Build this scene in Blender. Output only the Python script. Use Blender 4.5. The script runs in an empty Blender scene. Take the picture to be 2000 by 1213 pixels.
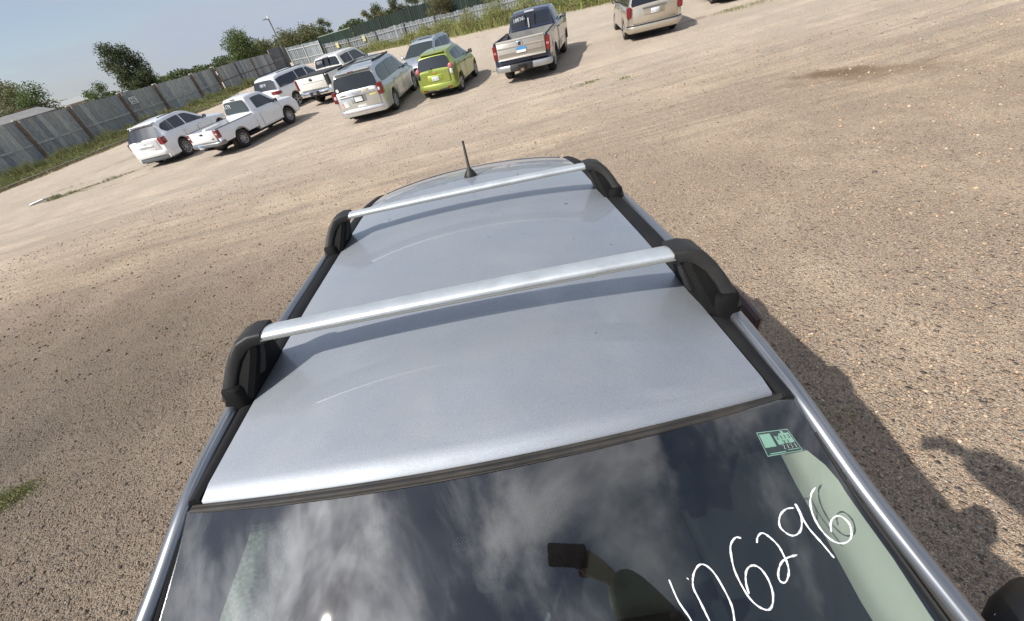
import bpy, math, random
import numpy as np
from mathutils import Vector, Matrix
rng = np.random.default_rng(7); random.seed(7)
SC = bpy.context.scene; COL = SC.collection
R_ = math.radians

# ------------------------------------------------------------------ camera
F_PX, CX, CY, W_PX, H_PX = 795.0, 970.0, 608.0, 2000.0, 1213.0
CAM = Vector((0, 0, 3.126)); PITCH, ROLL = R_(38.5), R_(-16.13)
fw = Vector((0, math.cos(PITCH), -math.sin(PITCH)))
r0 = Vector((1, 0, 0)); u0 = r0.cross(fw)
RT = (math.cos(ROLL)*r0 + math.sin(ROLL)*u0).normalized(); UP = (-math.sin(ROLL)*r0 + math.cos(ROLL)*u0).normalized()
cd = bpy.data.cameras.new('camera'); cam = bpy.data.objects.new('camera', cd); COL.objects.link(cam)
M = Matrix((RT, UP, -fw)).transposed().to_4x4(); M.translation = CAM
cam.matrix_world = M
cd.sensor_fit = 'HORIZONTAL'; cd.sensor_width = 36; cd.lens = 36*F_PX/W_PX
cd.shift_x = (W_PX/2-CX)/W_PX; cd.shift_y = -(H_PX/2-CY)/W_PX
cd.clip_start = 0.01; cd.clip_end = 6000
SC.camera = cam

# ------------------------------------------------------------------ sun, sky, exposure
SUN = Vector((-0.6176, -0.2831, 0.7337)).normalized()
sl = bpy.data.lights.new('sun', 'SUN'); sl.energy = 4.8; sl.angle = R_(0.53); sl.color = (1, .95, .87)
so = bpy.data.objects.new('sun', sl); COL.objects.link(so); so.location = SUN*50
so.rotation_euler = SUN.to_track_quat('Z', 'Y').to_euler()
SC.view_settings.view_transform = 'Standard'; SC.view_settings.look = 'None'
SC.view_settings.exposure = 0.27; SC.view_settings.gamma = 1.0
wd = bpy.data.worlds.new('World'); SC.world = wd; wd.use_nodes = True
nt = wd.node_tree; nt.nodes.clear()
def N(t, **k):
    n = nt.nodes.new(t)
    for a, b in k.items(): setattr(n, a, b)
    return n
def MATH(op, a, b=None, clamp=False):
    n = N('ShaderNodeMath', operation=op, use_clamp=clamp)
    for i, v in enumerate((a, b)):
        if v is None: continue
        if isinstance(v, (int, float)): n.inputs[i].default_value = v
        else: nt.links.new(v, n.inputs[i])
    return n.outputs[0]
tc = N('ShaderNodeTexCoord'); sx = N('ShaderNodeSeparateXYZ'); nt.links.new(tc.outputs['Generated'], sx.inputs[0])
zc = MATH('MAXIMUM', sx.outputs[2], 0.012)
cb = N('ShaderNodeCombineXYZ'); nt.links.new(sx.outputs[0], cb.inputs[0]); nt.links.new(sx.outputs[1], cb.inputs[1]); nt.links.new(zc, cb.inputs[2])
sky = N('ShaderNodeTexSky', sky_type='NISHITA', sun_disc=False)
sky.sun_elevation = math.asin(SUN.z); sky.sun_rotation = math.atan2(SUN.x, SUN.y)
sky.air_density = 1.0; sky.dust_density = 2.2; sky.ozone_density = 1.6; sky.altitude = 1500
nt.links.new(cb.outputs[0], sky.inputs[0])
OFS = (1.37, 1.9, 1.1)
# cloud layer: direction projected on a flat layer high above
zz = MATH('ADD', zc, 0.22)
px_ = MATH('DIVIDE', sx.outputs[0], zz); py_ = MATH('DIVIDE', sx.outputs[1], zz)
cv = N('ShaderNodeCombineXYZ'); nt.links.new(px_, cv.inputs[0]); nt.links.new(py_, cv.inputs[1])
n1 = N('ShaderNodeTexNoise'); n1.inputs['Scale'].default_value = 2.5; n1.inputs['Detail'].default_value = 9; n1.inputs['Roughness'].default_value = .56; n1.inputs['Distortion'].default_value = .35
ofs = N('ShaderNodeVectorMath', operation='ADD'); ofs.inputs[1].default_value = OFS; nt.links.new(cv.outputs[0], ofs.inputs[0]); nt.links.new(ofs.outputs[0], n1.inputs['Vector'])
r1 = N('ShaderNodeMapRange', interpolation_type='SMOOTHSTEP'); r1.inputs[1].default_value = .46; r1.inputs[2].default_value = .70
nt.links.new(n1.outputs['Fac'], r1.inputs[0])
hi = N('ShaderNodeMapRange', interpolation_type='SMOOTHSTEP'); hi.inputs[1].default_value = .25; hi.inputs[2].default_value = .6; hi.inputs[3].default_value = .0; hi.inputs[4].default_value = .95
nt.links.new(sx.outputs[2], hi.inputs[0])
cm = MATH('MULTIPLY', r1.outputs[0], hi.outputs[0])
# thin veil low down
mp = N('ShaderNodeMapping'); mp.inputs['Scale'].default_value = (.6, 1.2, 4.5); mp.inputs['Rotation'].default_value = (0, R_(12), R_(20)); nt.links.new(tc.outputs['Generated'], mp.inputs[0])
n2 = N('ShaderNodeTexNoise'); n2.inputs['Scale'].default_value = 2.6; n2.inputs['Detail'].default_value = 6; n2.inputs['Roughness'].default_value = .55
nt.links.new(mp.outputs[0], n2.inputs['Vector'])
r2 = N('ShaderNodeMapRange', interpolation_type='SMOOTHSTEP'); r2.inputs[1].default_value = .40; r2.inputs[2].default_value = .66; r2.inputs[3].default_value = .42; r2.inputs[4].default_value = 1.0
nt.links.new(n2.outputs['Fac'], r2.inputs[0])
hz = N('ShaderNodeMapRange', interpolation_type='SMOOTHSTEP'); hz.inputs[1].default_value = .3; hz.inputs[2].default_value = .8; hz.inputs[3].default_value = 1; hz.inputs[4].default_value = .25; nt.links.new(sx.outputs[2], hz.inputs[0])
vf = MATH('MULTIPLY', r2.outputs[0], hz.outputs[0])
mixv = N('ShaderNodeMixRGB'); nt.links.new(vf, mixv.inputs[0]); nt.links.new(sky.outputs[0], mixv.inputs[1]); vsc = N('ShaderNodeVectorMath', operation='SCALE'); vsc.inputs[0].default_value = (3.95, 4.4, 5.3)
sd0 = N('ShaderNodeVectorMath', operation='DOT_PRODUCT'); nt.links.new(tc.outputs['Generated'], sd0.inputs[0]); sd0.inputs[1].default_value = tuple(SUN)
nt.links.new(MATH('ADD', MATH('MULTIPLY', MATH('POWER', MATH('MAXIMUM', sd0.outputs['Value'], 0), 14), 3.0), 1), vsc.inputs['Scale']); nt.links.new(vsc.outputs[0], mixv.inputs[2])
mixc = N('ShaderNodeMixRGB'); nt.links.new(cm, mixc.inputs[0]); nt.links.new(mixv.outputs[0], mixc.inputs[1]); 
sd_ = N('ShaderNodeVectorMath', operation='DOT_PRODUCT'); nt.links.new(tc.outputs['Generated'], sd_.inputs[0]); sd_.inputs[1].default_value = tuple(SUN)
glow = MATH('MULTIPLY', MATH('POWER', MATH('MAXIMUM', sd_.outputs['Value'], 0), 9), 2.4)   # clouds are brighter towards the sun
cs_ = N('ShaderNodeVectorMath', operation='SCALE'); cs_.inputs[0].default_value = (13, 13.2, 13.6); nt.links.new(MATH('ADD', glow, 1), cs_.inputs['Scale']); nt.links.new(cs_.outputs[0], mixc.inputs[2])
bg = N('ShaderNodeBackground'); bg.inputs[1].default_value = 0.1; nt.links.new(mixc.outputs[0], bg.inputs[0])
wo = N('ShaderNodeOutputWorld'); nt.links.new(bg.outputs[0], wo.inputs[0])

# ------------------------------------------------------------------ helpers
def inp(n, *names):
    for k in names:
        if k in n.inputs: return n.inputs[k]
MATS = {}
def mat(name, col, rough=.6, metal=0., coat=0., spec=.5, noise=None, bump=None, alpha=None, em=None, dirt=None):
    """principled; noise=(scale, amount) varies the colour, bump=(scale, strength), dirt=(colour, scale, amount)"""
    if name in MATS: return MATS[name]
    m = bpy.data.materials.new(name); m.use_nodes = True; t = m.node_tree; b = t.nodes['Principled BSDF']
    b.inputs['Base Color'].default_value = (*col, 1); b.inputs['Roughness'].default_value = rough; b.inputs['Metallic'].default_value = metal
    inp(b, 'Coat Weight').default_value = coat; inp(b, 'Coat Roughness').default_value = .03
    inp(b, 'Specular IOR Level').default_value = spec
    tcn = t.nodes.new('ShaderNodeTexCoord')
    last = None
    if noise:
        n = t.nodes.new('ShaderNodeTexNoise'); n.inputs['Scale'].default_value = noise[0]; n.inputs['Detail'].default_value = 5
        t.links.new(tcn.outputs['Object'], n.inputs['Vector'])
        mr = t.nodes.new('ShaderNodeMapRange'); mr.inputs[1].default_value = .3; mr.inputs[2].default_value = .7
        mr.inputs[3].default_value = 1-noise[1]; mr.inputs[4].default_value = 1+noise[1]; t.links.new(n.outputs['Fac'], mr.inputs[0])
        mx = t.nodes.new('ShaderNodeVectorMath'); mx.operation = 'SCALE'; mx.inputs[0].default_value = col; t.links.new(mr.outputs[0], mx.inputs['Scale'])
        last = mx.outputs[0]; t.links.new(last, b.inputs['Base Color'])
    if dirt:
        n = t.nodes.new('ShaderNodeTexNoise'); n.inputs['Scale'].default_value = dirt[1]; n.inputs['Detail'].default_value = 8; n.inputs['Roughness'].default_value = .7
        t.links.new(tcn.outputs['Object'], n.inputs['Vector'])
        mr = t.nodes.new('ShaderNodeMapRange'); mr.inputs[1].default_value = .42; mr.inputs[2].default_value = .75; mr.inputs[4].default_value = dirt[2]; t.links.new(n.outputs['Fac'], mr.inputs[0])
        mx = t.nodes.new('ShaderNodeMixRGB'); t.links.new(mr.outputs[0], mx.inputs[0]); mx.inputs[2].default_value = (*dirt[0], 1)
        if last: t.links.new(last, mx.inputs[1])
        else: mx.inputs[1].default_value = (*col, 1)
        t.links.new(mx.outputs[0], b.inputs['Base Color'])
    if bump:
        n = t.nodes.new('ShaderNodeTexNoise'); n.inputs['Scale'].default_value = bump[0]; n.inputs['Detail'].default_value = 3
        t.links.new(tcn.outputs['Object'], n.inputs['Vector'])
        bn = t.nodes.new('ShaderNodeBump'); bn.inputs['Strength'].default_value = bump[1]; bn.inputs['Distance'].default_value = .002
        t.links.new(n.outputs['Fac'], bn.inputs['Height']); t.links.new(bn.outputs[0], b.inputs['Normal'])
    if em: b.inputs['Emission Color'].default_value = (*em, 1); b.inputs['Emission Strength'].default_value = 1
    MATS[name] = m; return m
def vmat(name, rough=.8, bumpy=None, trans=0.):
    """colour comes from the mesh attribute 'tint' (own colour of each leaf, stone or board)"""
    if name in MATS: return MATS[name]
    m = bpy.data.materials.new(name); m.use_nodes = True; t = m.node_tree; b = t.nodes['Principled BSDF']
    a = t.nodes.new('ShaderNodeAttribute'); a.attribute_name = 'tint'; t.links.new(a.outputs['Color'], b.inputs['Base Color'])
    b.inputs['Roughness'].default_value = rough; inp(b, 'Specular IOR Level').default_value = .3
    if bumpy:
        tcn = t.nodes.new('ShaderNodeTexCoord'); n = t.nodes.new('ShaderNodeTexNoise'); n.inputs['Scale'].default_value = bumpy[0]
        mpn = t.nodes.new('ShaderNodeMapping'); mpn.inputs['Scale'].default_value = bumpy[2]
        n.inputs['Detail'].default_value = 6
        t.links.new(tcn.outputs['Object'], mpn.inputs[0]); t.links.new(mpn.outputs[0], n.inputs['Vector'])
        mr = t.nodes.new('ShaderNodeMapRange'); mr.inputs[1].default_value = .3; mr.inputs[2].default_value = .7; mr.inputs[3].default_value = 1-bumpy[1]; mr.inputs[4].default_value = 1+bumpy[1]
        t.links.new(n.outputs['Fac'], mr.inputs[0]); mx = t.nodes.new('ShaderNodeVectorMath'); mx.operation = 'SCALE'
        t.links.new(a.outputs['Color'], mx.inputs[0]); t.links.new(mr.outputs[0], mx.inputs['Scale']); t.links.new(mx.outputs[0], b.inputs['Base Color'])
    if trans:
        tr = t.nodes.new('ShaderNodeBsdfTranslucent'); t.links.new(a.outputs['Color'], tr.inputs[0])
        ms = t.nodes.new('ShaderNodeMixShader'); ms.inputs[0].default_value = trans
        t.links.new(b.outputs[0], ms.inputs[1]); t.links.new(tr.outputs[0], ms.inputs[2]); t.links.new(ms.outputs[0], t.nodes['Material Output'].inputs[0])
    MATS[name] = m; return m
def glassmat(name, tint, refl=1.0, dark=0.0):
    """thin car glass: tinted see-through plus the mirror reflection of two faces"""
    if name in MATS: return MATS[name]
    m = bpy.data.materials.new(name); m.use_nodes = True; t = m.node_tree; t.nodes.clear()
    o = t.nodes.new('ShaderNodeOutputMaterial'); tr = t.nodes.new('ShaderNodeBsdfTransparent'); tr.inputs[0].default_value = (*tint, 1)
    gl = t.nodes.new('ShaderNodeBsdfGlossy'); gl.inputs['Roughness'].default_value = .012; gl.inputs[0].default_value = (refl, refl, refl, 1)
    lf_ = t.nodes.new('ShaderNodeLayerWeight'); pw_ = t.nodes.new('ShaderNodeMath'); pw_.operation = 'POWER'; pw_.inputs[1].default_value = 5; t.links.new(lf_.outputs['Facing'], pw_.inputs[0]); lw = t.nodes.new('ShaderNodeMapRange'); lw.inputs[3].default_value = .115; lw.inputs[4].default_value = 1; t.links.new(pw_.outputs[0], lw.inputs[0])
    ms = t.nodes.new('ShaderNodeMixShader'); t.links.new(lw.outputs[0], ms.inputs[0]); t.links.new(tr.outputs[0], ms.inputs[1]); t.links.new(gl.outputs[0], ms.inputs[2])
    last = ms
    if dark:   # faint dust film
        df = t.nodes.new('ShaderNodeBsdfDiffuse'); df.inputs[0].default_value = (.45, .43, .4, 1)
        tcn = t.nodes.new('ShaderNodeTexCoord'); n = t.nodes.new('ShaderNodeTexNoise'); n.inputs['Scale'].default_value = 9; n.inputs['Detail'].default_value = 8
        t.links.new(tcn.outputs['Object'], n.inputs['Vector']); mr = t.nodes.new('ShaderNodeMapRange'); mr.inputs[1].default_value = .35; mr.inputs[2].default_value = .7; n.inputs['Detail'].default_value = 3; mr.inputs[3].default_value = .3*dark; mr.inputs[4].default_value = dark
        t.links.new(n.outputs['Fac'], mr.inputs[0])
        last = t.nodes.new('ShaderNodeMixShader'); t.links.new(mr.outputs[0], last.inputs[0]); t.links.new(ms.outputs[0], last.inputs[1]); t.links.new(df.outputs[0], last.inputs[2])
    t.links.new(last.outputs[0], o.inputs[0]); MATS[name] = m; return m

def obj(name, v, f, m, parent=None, smooth=None, tint=None, uvless=True):
    me = bpy.data.meshes.new(name)
    if isinstance(v, np.ndarray) and isinstance(f, np.ndarray):
        me.vertices.add(len(v)); me.vertices.foreach_set('co', v.astype(np.float32).ravel())
        k = f.shape[1]; me.loops.add(f.size); me.loops.foreach_set('vertex_index', f.astype(np.int32).ravel())
        me.polygons.add(len(f)); me.polygons.foreach_set('loop_start', np.arange(0, f.size, k, dtype=np.int32)); me.update(calc_edges=True)
    else:
        me.from_pydata([tuple(a) for a in v], [], [tuple(a) for a in f]); me.update()
    me.validate()
    if m: me.materials.append(m)
    if smooth is not None:
        me.shade_smooth() if hasattr(me, 'shade_smooth') else None
        if smooth < 179: me.set_sharp_from_angle(angle=R_(smooth))
    if tint is not None:
        a = me.attributes.new('tint', 'FLOAT_COLOR', 'POINT'); t4 = np.ones((len(me.vertices), 4), np.float32); t4[:, :3] = tint; a.data.foreach_set('color', t4.ravel())
    o = bpy.data.objects.new(name, me); COL.objects.link(o)
    if parent is not None: o.parent = parent
    return o
def tag(o, label=None, cat=None, group=None, kind=None):
    if label: o['label'] = label
    if cat: o['category'] = cat
    if group: o['group'] = group
    if kind: o['kind'] = kind
    return o
def empty(name, loc, rz=0, label=None, cat=None, group=None):
    o = bpy.data.objects.new(name, None); COL.objects.link(o); o.location = loc; o.rotation_euler = (0, 0, rz); o.empty_display_size = .2
    return tag(o, label, cat, group)
class MB:
    def __init__(s): s.v = []; s.f = []; s.c = []
    def add(s, v, f, c=None):
        o = len(s.v); s.v += [tuple(p) for p in v]; s.f += [tuple(i+o for i in q) for q in f]
        s.c += [c or (.5, .5, .5)]*len(v); return s
    def box(s, x0, x1, y0, y1, z0, z1, c=None):
        v = [(x, y, z) for x in (x0, x1) for y in (y0, y1) for z in (z0, z1)]
        return s.add(v, [(0, 1, 3, 2), (4, 6, 7, 5), (0, 4, 5, 1), (2, 3, 7, 6), (0, 2, 6, 4), (1, 5, 7, 3)], c)
    def rbox(s, x0, x1, y0, y1, z0, z1, r, c=None, axis='y', n=3):
        """box with its four edges along `axis` rounded and the two ends chamfered"""
        ax = 'xyz'.index(axis); lo = [x0, y0, z0]; hi = [x1, y1, z1]; ia, ib = [i for i in range(3) if i != ax]
        r = min(r, (hi[ia]-lo[ia])/2.01, (hi[ib]-lo[ib])/2.01); e = min(r*.35, (hi[ax]-lo[ax])/2.01)
        rings = []
        for t, ins in ((lo[ax], e), (lo[ax]+e, 0), (hi[ax]-e, 0), (hi[ax], e)):
            ring = []
            for ca, cbb, a0 in ((hi[ia]-r, hi[ib]-r, 0), (lo[ia]+r, hi[ib]-r, 90), (lo[ia]+r, lo[ib]+r, 180), (hi[ia]-r, lo[ib]+r, 270)):
                for k in range(n+1):
                    a = R_(a0+90*k/n); p = [0, 0, 0]; p[ia] = ca+(r-ins)*math.cos(a); p[ib] = cbb+(r-ins)*math.sin(a); p[ax] = t; ring.append(tuple(p))
            rings.append(ring)
        return s.loft(rings, True, True, c)
    def loft(s, rings, closed=True, caps=False, c=None):
        n = len(rings[0]); v = [p for r in rings for p in r]; f = []
        for i in range(len(rings)-1):
            for j in range(n if closed else n-1):
                k = (j+1) % n; f.append((i*n+j, i*n+k, (i+1)*n+k, (i+1)*n+j))
        if caps: f.append(tuple(range(n))[::-1]); f.append(tuple((len(rings)-1)*n+j for j in range(n)))
        return s.add(v, f, c)
    def tube(s, pts, r, n=8, c=None, caps=True):
        pts = [Vector(p) for p in pts]; rr = r if isinstance(r, (list, tuple)) else [r]*len(pts); rings = []
        t0 = (pts[1]-pts[0]).normalized(); a = t0.orthogonal().normalized()
        for i, p in enumerate(pts):
            t = (pts[min(i+1, len(pts)-1)]-pts[max(i-1, 0)])
            t = t.normalized() if t.length > 1e-9 else t0
            a = (a-t*a.dot(t)).normalized(); b = t.cross(a)
            rings.append([tuple(p+rr[i]*(math.cos(2*math.pi*k/n)*a+math.sin(2*math.pi*k/n)*b)) for k in range(n)])
        return s.loft(rings, True, caps, c)
    def lathe(s, prof, n=24, axis='x', cen=(0, 0, 0), c=None):
        rings = []
        for r, h in prof:
            ring = []
            for k in range(n):
                a = 2*math.pi*k/n; q = (r*math.cos(a), r*math.sin(a))
                p = (h, q[0], q[1]) if axis == 'x' else (q[0], q[1], h) if axis == 'z' else (q[0], h, q[1])
                ring.append((p[0]+cen[0], p[1]+cen[1], p[2]+cen[2]))
            rings.append(ring)
        return s.loft(rings, True, False, c)
    def build(s, name, m, parent=None, smooth=None, tint=False):
        return obj(name, s.v, s.f, m, parent, smooth, np.array(s.c) if tint else None)
def smoothstep(a, b, x): t = min(1, max(0, (x-a)/(b-a))); return t*t*(3-2*t)
def lerp(a, b, t): return a+(b-a)*t
def catmull(p, n=5):
    p = [Vector(q) for q in p]
    if len(p) < 3: return p
    out = []
    for i in range(len(p)-1):
        a, b, c, d = p[max(i-1, 0)], p[i], p[i+1], p[min(i+2, len(p)-1)]
        for k in range(n):
            t = k/n; out.append(.5*((2*b)+(c-a)*t+(2*a-5*b+4*c-d)*t*t+(3*b-a-3*c+d)*t**3))
    return out+[p[-1]]

# ------------------------------------------------------------------ ground
def terr(x, y):
    """height of the lot: a crown of graded gravel by the camera that falls to the flat lot"""
    x = np.asarray(x, float); y = np.asarray(y, float)
    p = .90-.075*np.maximum(y, -5)-.03*np.clip(x, -8, 8)
    h = .12*np.logaddexp(0, p/.12)
    r = np.hypot(x, y)
    h = h-.030*np.maximum(0, r-75)-.0*r
    w = np.clip(1-(r-25)/25, 0, 1)
    # shallow wheel ruts across the drive
    s = y*.99+x*.12
    h = h+w*(.016*np.sin(s*2.1+.6*np.sin(x*.13))*np.clip((y-5)/4, 0, 1)*np.clip((17-y)/4, 0, 1)+.006*np.sin(x*.9+y*.5)*np.sin(y*.7-x*.2))
    return h
def T(x, y): return float(terr(x, y))
g = np.concatenate([-np.geomspace(16, 2500, 60)[::-1], np.linspace(-15.9, 15.9, 260), np.geomspace(16, 2500, 60)])
gx, gy = np.meshgrid(g, g+8); n = len(g)
vv = np.stack([gx, gy, terr(gx, gy)], -1).reshape(-1, 3)
idx = np.arange(n*n).reshape(n, n)
ff = np.stack([idx[:-1, :-1], idx[:-1, 1:], idx[1:, 1:], idx[1:, :-1]], -1).reshape(-1, 4)
GM = bpy.data.materials.new('gravel_ground'); GM.use_nodes = True
def ground_nodes(m):
    t = m.node_tree; b = t.nodes['Principled BSDF']; L = t.links.new
    tcn = t.nodes.new('ShaderNodeTexCoord'); P = tcn.outputs['Object']
    def noise(scale, detail=4, rough=.55, vec=P, dist=0):
        k = t.nodes.new('ShaderNodeTexNoise'); k.inputs['Scale'].default_value = scale; k.inputs['Detail'].default_value = detail; k.inputs['Roughness'].default_value = rough; k.inputs['Distortion'].default_value = dist; L(vec, k.inputs['Vector']); return k.outputs['Fac']
    def rng_(src, a, b_, c=0., d=1., sm=True):
        k = t.nodes.new('ShaderNodeMapRange'); k.interpolation_type = 'SMOOTHSTEP' if sm else 'LINEAR'
        for i, v in enumerate((a, b_, c, d)): k.inputs[i+1].default_value = v
        L(src, k.inputs[0]); return k.outputs[0]
    def mix(f, a, b_, mode='MIX'):
        k = t.nodes.new('ShaderNodeMixRGB'); k.blend_type = mode
        for i, v in enumerate((f, a, b_)):
            if isinstance(v, (int, float)): k.inputs[i].default_value = v
            elif isinstance(v, tuple): k.inputs[i].default_value = (*v, 1)
            else: L(v, k.inputs[i])
        return k.outputs[0]
    def mapv(scale, rot=0):
        k = t.nodes.new('ShaderNodeMapping'); k.inputs['Scale'].default_value = scale; k.inputs['Rotation'].default_value = (0, 0, rot); L(P, k.inputs[0]); return k.outputs[0]
    def m2(op, a, b_):
        k = t.nodes.new('ShaderNodeMath'); k.operation = op
        for i, v in enumerate((a, b_)):
            if isinstance(v, (int, float)): k.inputs[i].default_value = v
            else: L(v, k.inputs[i])
        return k.outputs[0]
    def vor(scale, vec=P, feat='F1'):
        k = t.nodes.new('ShaderNodeTexVoronoi'); k.feature = feat; k.inputs['Scale'].default_value = scale; L(vec, k.inputs['Vector']); return k
    sp = t.nodes.new('ShaderNodeSeparateXYZ'); L(P, sp.inputs[0])
    # fine soil
    soil = mix(rng_(noise(.35, 5), .35, .65), (.53, .41, .29), (.58, .455, .33))
    soil = mix(rng_(noise(2.2, 6, .65), .35, .7), soil, (.48, .365, .26))
    # far part of the lot is paler crushed rock
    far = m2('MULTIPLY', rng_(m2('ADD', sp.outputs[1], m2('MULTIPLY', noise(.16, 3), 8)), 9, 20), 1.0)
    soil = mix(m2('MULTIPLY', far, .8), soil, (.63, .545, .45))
    # streaks dragged along the drive by tyres
    st = noise(1.0, 5, .6, mapv((.10, 1.9, 1), R_(6)), .3)
    st2 = noise(1.0, 4, .6, mapv((.35, 9.5, 1), R_(7)), .2)
    band = m2('MULTIPLY', rng_(sp.outputs[1], 4.5, 8), rng_(sp.outputs[1], 24, 15))
    stm = m2('MULTIPLY', m2('ADD', m2('MULTIPLY', rng_(st, .36, .68), .5), m2('MULTIPLY', rng_(st2, .4, .62), .5)), band)
    soil = mix(m2('MULTIPLY', stm, .6), soil, (.64, .50, .35)); soil = mix(m2('MULTIPLY', m2('MULTIPLY', rng_(st, .56, .36), rng_(st2, .58, .42)), m2('MULTIPLY', band, .75)), soil, (.36, .29, .235))
    # how much loose stone lies on top
    dens = rng_(noise(.55, 5, .6), .34, .62)
    dens = m2('MULTIPLY', m2('ADD', m2('MULTIPLY', dens, .42), .50), m2('SUBTRACT', 1.0, m2('MULTIPLY', stm, .5)))
    # left gravel painted darker: looking sunward shows the shaded sides of stones
    west_shade = m2('MULTIPLY', rng_(m2('ADD', sp.outputs[0], m2('MULTIPLY', noise(.4, 4), 3)), 1.6, -3.2), rng_(m2('ADD', sp.outputs[1], m2('MULTIPLY', noise(.5, 4), 5)), 12, 4.5))
    def stones(scale, seedoff, amount, cut):
        mv = t.nodes.new('ShaderNodeMapping'); mv.inputs['Location'].default_value = (seedoff, seedoff*1.7, 0); L(P, mv.inputs[0])
        wn = t.nodes.new('ShaderNodeTexNoise'); wn.inputs['Scale'].default_value = scale*.8; wn.inputs['Detail'].default_value = 1; L(mv.outputs[0], wn.inputs['Vector'])
        ad = t.nodes.new('ShaderNodeVectorMath'); ad.operation = 'MULTIPLY_ADD'; L(wn.outputs['Color'], ad.inputs[0]); ad.inputs[1].default_value = (.35/scale,)*3; L(mv.outputs[0], ad.inputs[2])
        v = vor(scale, ad.outputs[0]); s2 = t.nodes.new('ShaderNodeSeparateColor'); L(v.outputs['Color'], s2.inputs[0])
        cr = t.nodes.new('ShaderNodeValToRGB'); cr.color_ramp.interpolation = 'CONSTANT'
        cols = [(0, (.12, .11, .10)), (.10, (.27, .20, .15)), (.26, (.40, .30, .215)), (.44, (.50, .375, .27)), (.60, (.42, .28, .205)), (.70, (.24, .21, .18)), (.79, (.56, .46, .35)), (.91, (.38, .34, .29)), (.965, (.70, .62, .50))]
        e = cr.color_ramp.elements; e[0].position = 0; e[0].color = (*cols[0][1], 1); e[1].position = cols[1][0]; e[1].color = (*cols[1][1], 1)
        for p, c in cols[2:]: k = e.new(p); k.color = (*c, 1)
        L(s2.outputs[0], cr.inputs[0])
        on = m2('LESS_THAN', s2.outputs[1], m2('MULTIPLY', dens, amount))
        shape = rng_(v.outputs['Distance'], cut, cut*.62)
        return cr.outputs[0], m2('MULTIPLY', on, shape), v.outputs['Distance']
    c = soil; hts = None
    for sc_, so_, am, cut in ((260, 3.1, 1.5, .66), (125, 7.7, 1.25, .62), (62, 1.3, .85, .56), (30, 5.9, .22, .5)):
        col_, msk, d = stones(sc_, so_, am, cut)
        blend = mix(.22 if sc_ > 100 else .08, col_, soil)
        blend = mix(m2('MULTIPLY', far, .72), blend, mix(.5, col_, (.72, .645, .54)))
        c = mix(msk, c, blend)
        h = m2('MULTIPLY', m2('MULTIPLY', msk, m2('SUBTRACT', .75, d)), 1.5/sc_)
        hts = h if hts is None else m2('ADD', hts, h)
    hts = m2('ADD', hts, m2('MULTIPLY', noise(60, 5, .7), .006))
    hts = m2('ADD', hts, m2('MULTIPLY', noise(9, 4, .6), .02))
    c = mix(m2('MULTIPLY', west_shade, .92), c, mix(.80, c, (.10, .087, .073)))
    # damp oily stain on the far drive
    def spot(x, y, rx, ry, rot, a=.35):
        k = t.nodes.new('ShaderNodeMapping'); k.vector_type = 'TEXTURE'; k.inputs['Location'].default_value = (x, y, 0); k.inputs['Rotation'].default_value = (0, 0, rot); k.inputs['Scale'].default_value = (rx, ry, 1e4)
        L(P, k.inputs[0]); ln = t.nodes.new('ShaderNodeVectorMath'); ln.operation = 'LENGTH'; L(k.outputs[0], ln.inputs[0])
        return rng_(m2('ADD', ln.outputs[1 if len(ln.outputs) > 1 else 0], m2('MULTIPLY', m2('SUBTRACT', noise(1.3, 5, .6), .5), 1.9)), 1.05, a)
    c = mix(m2('MULTIPLY', spot(7.9, 8.2, .9, .45, R_(-35)), .85), c, (.16, .105, .06))
    c = mix(m2('MULTIPLY', spot(8.2, 7.7, 1.6, .75, R_(-35)), .6), c, (.27, .19, .12))
    c = mix(m2('MULTIPLY', spot(10.9, 18.6, 1.2, .3, R_(10)), .5), c, (.28, .17, .14))
    c = mix(m2('MULTIPLY', spot(-13, 30.5, 9, 1.2, R_(55)), .5), c, (.27, .22, .12))
    L(c, b.inputs['Base Color']); b.inputs['Roughness'].default_value = .93; inp(b, 'Specular IOR Level').default_value = .15
    bn = t.nodes.new('ShaderNodeBump'); bn.inputs['Strength'].default_value = 1.0; bn.inputs['Distance'].default_value = 1.0; L(hts, bn.inputs['Height']); L(bn.outputs[0], b.inputs['Normal'])
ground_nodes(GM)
tag(obj('ground', vv, ff, GM, None, 180), 'pale tan gravel lot with wheel tracks across it', kind='structure')

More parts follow.
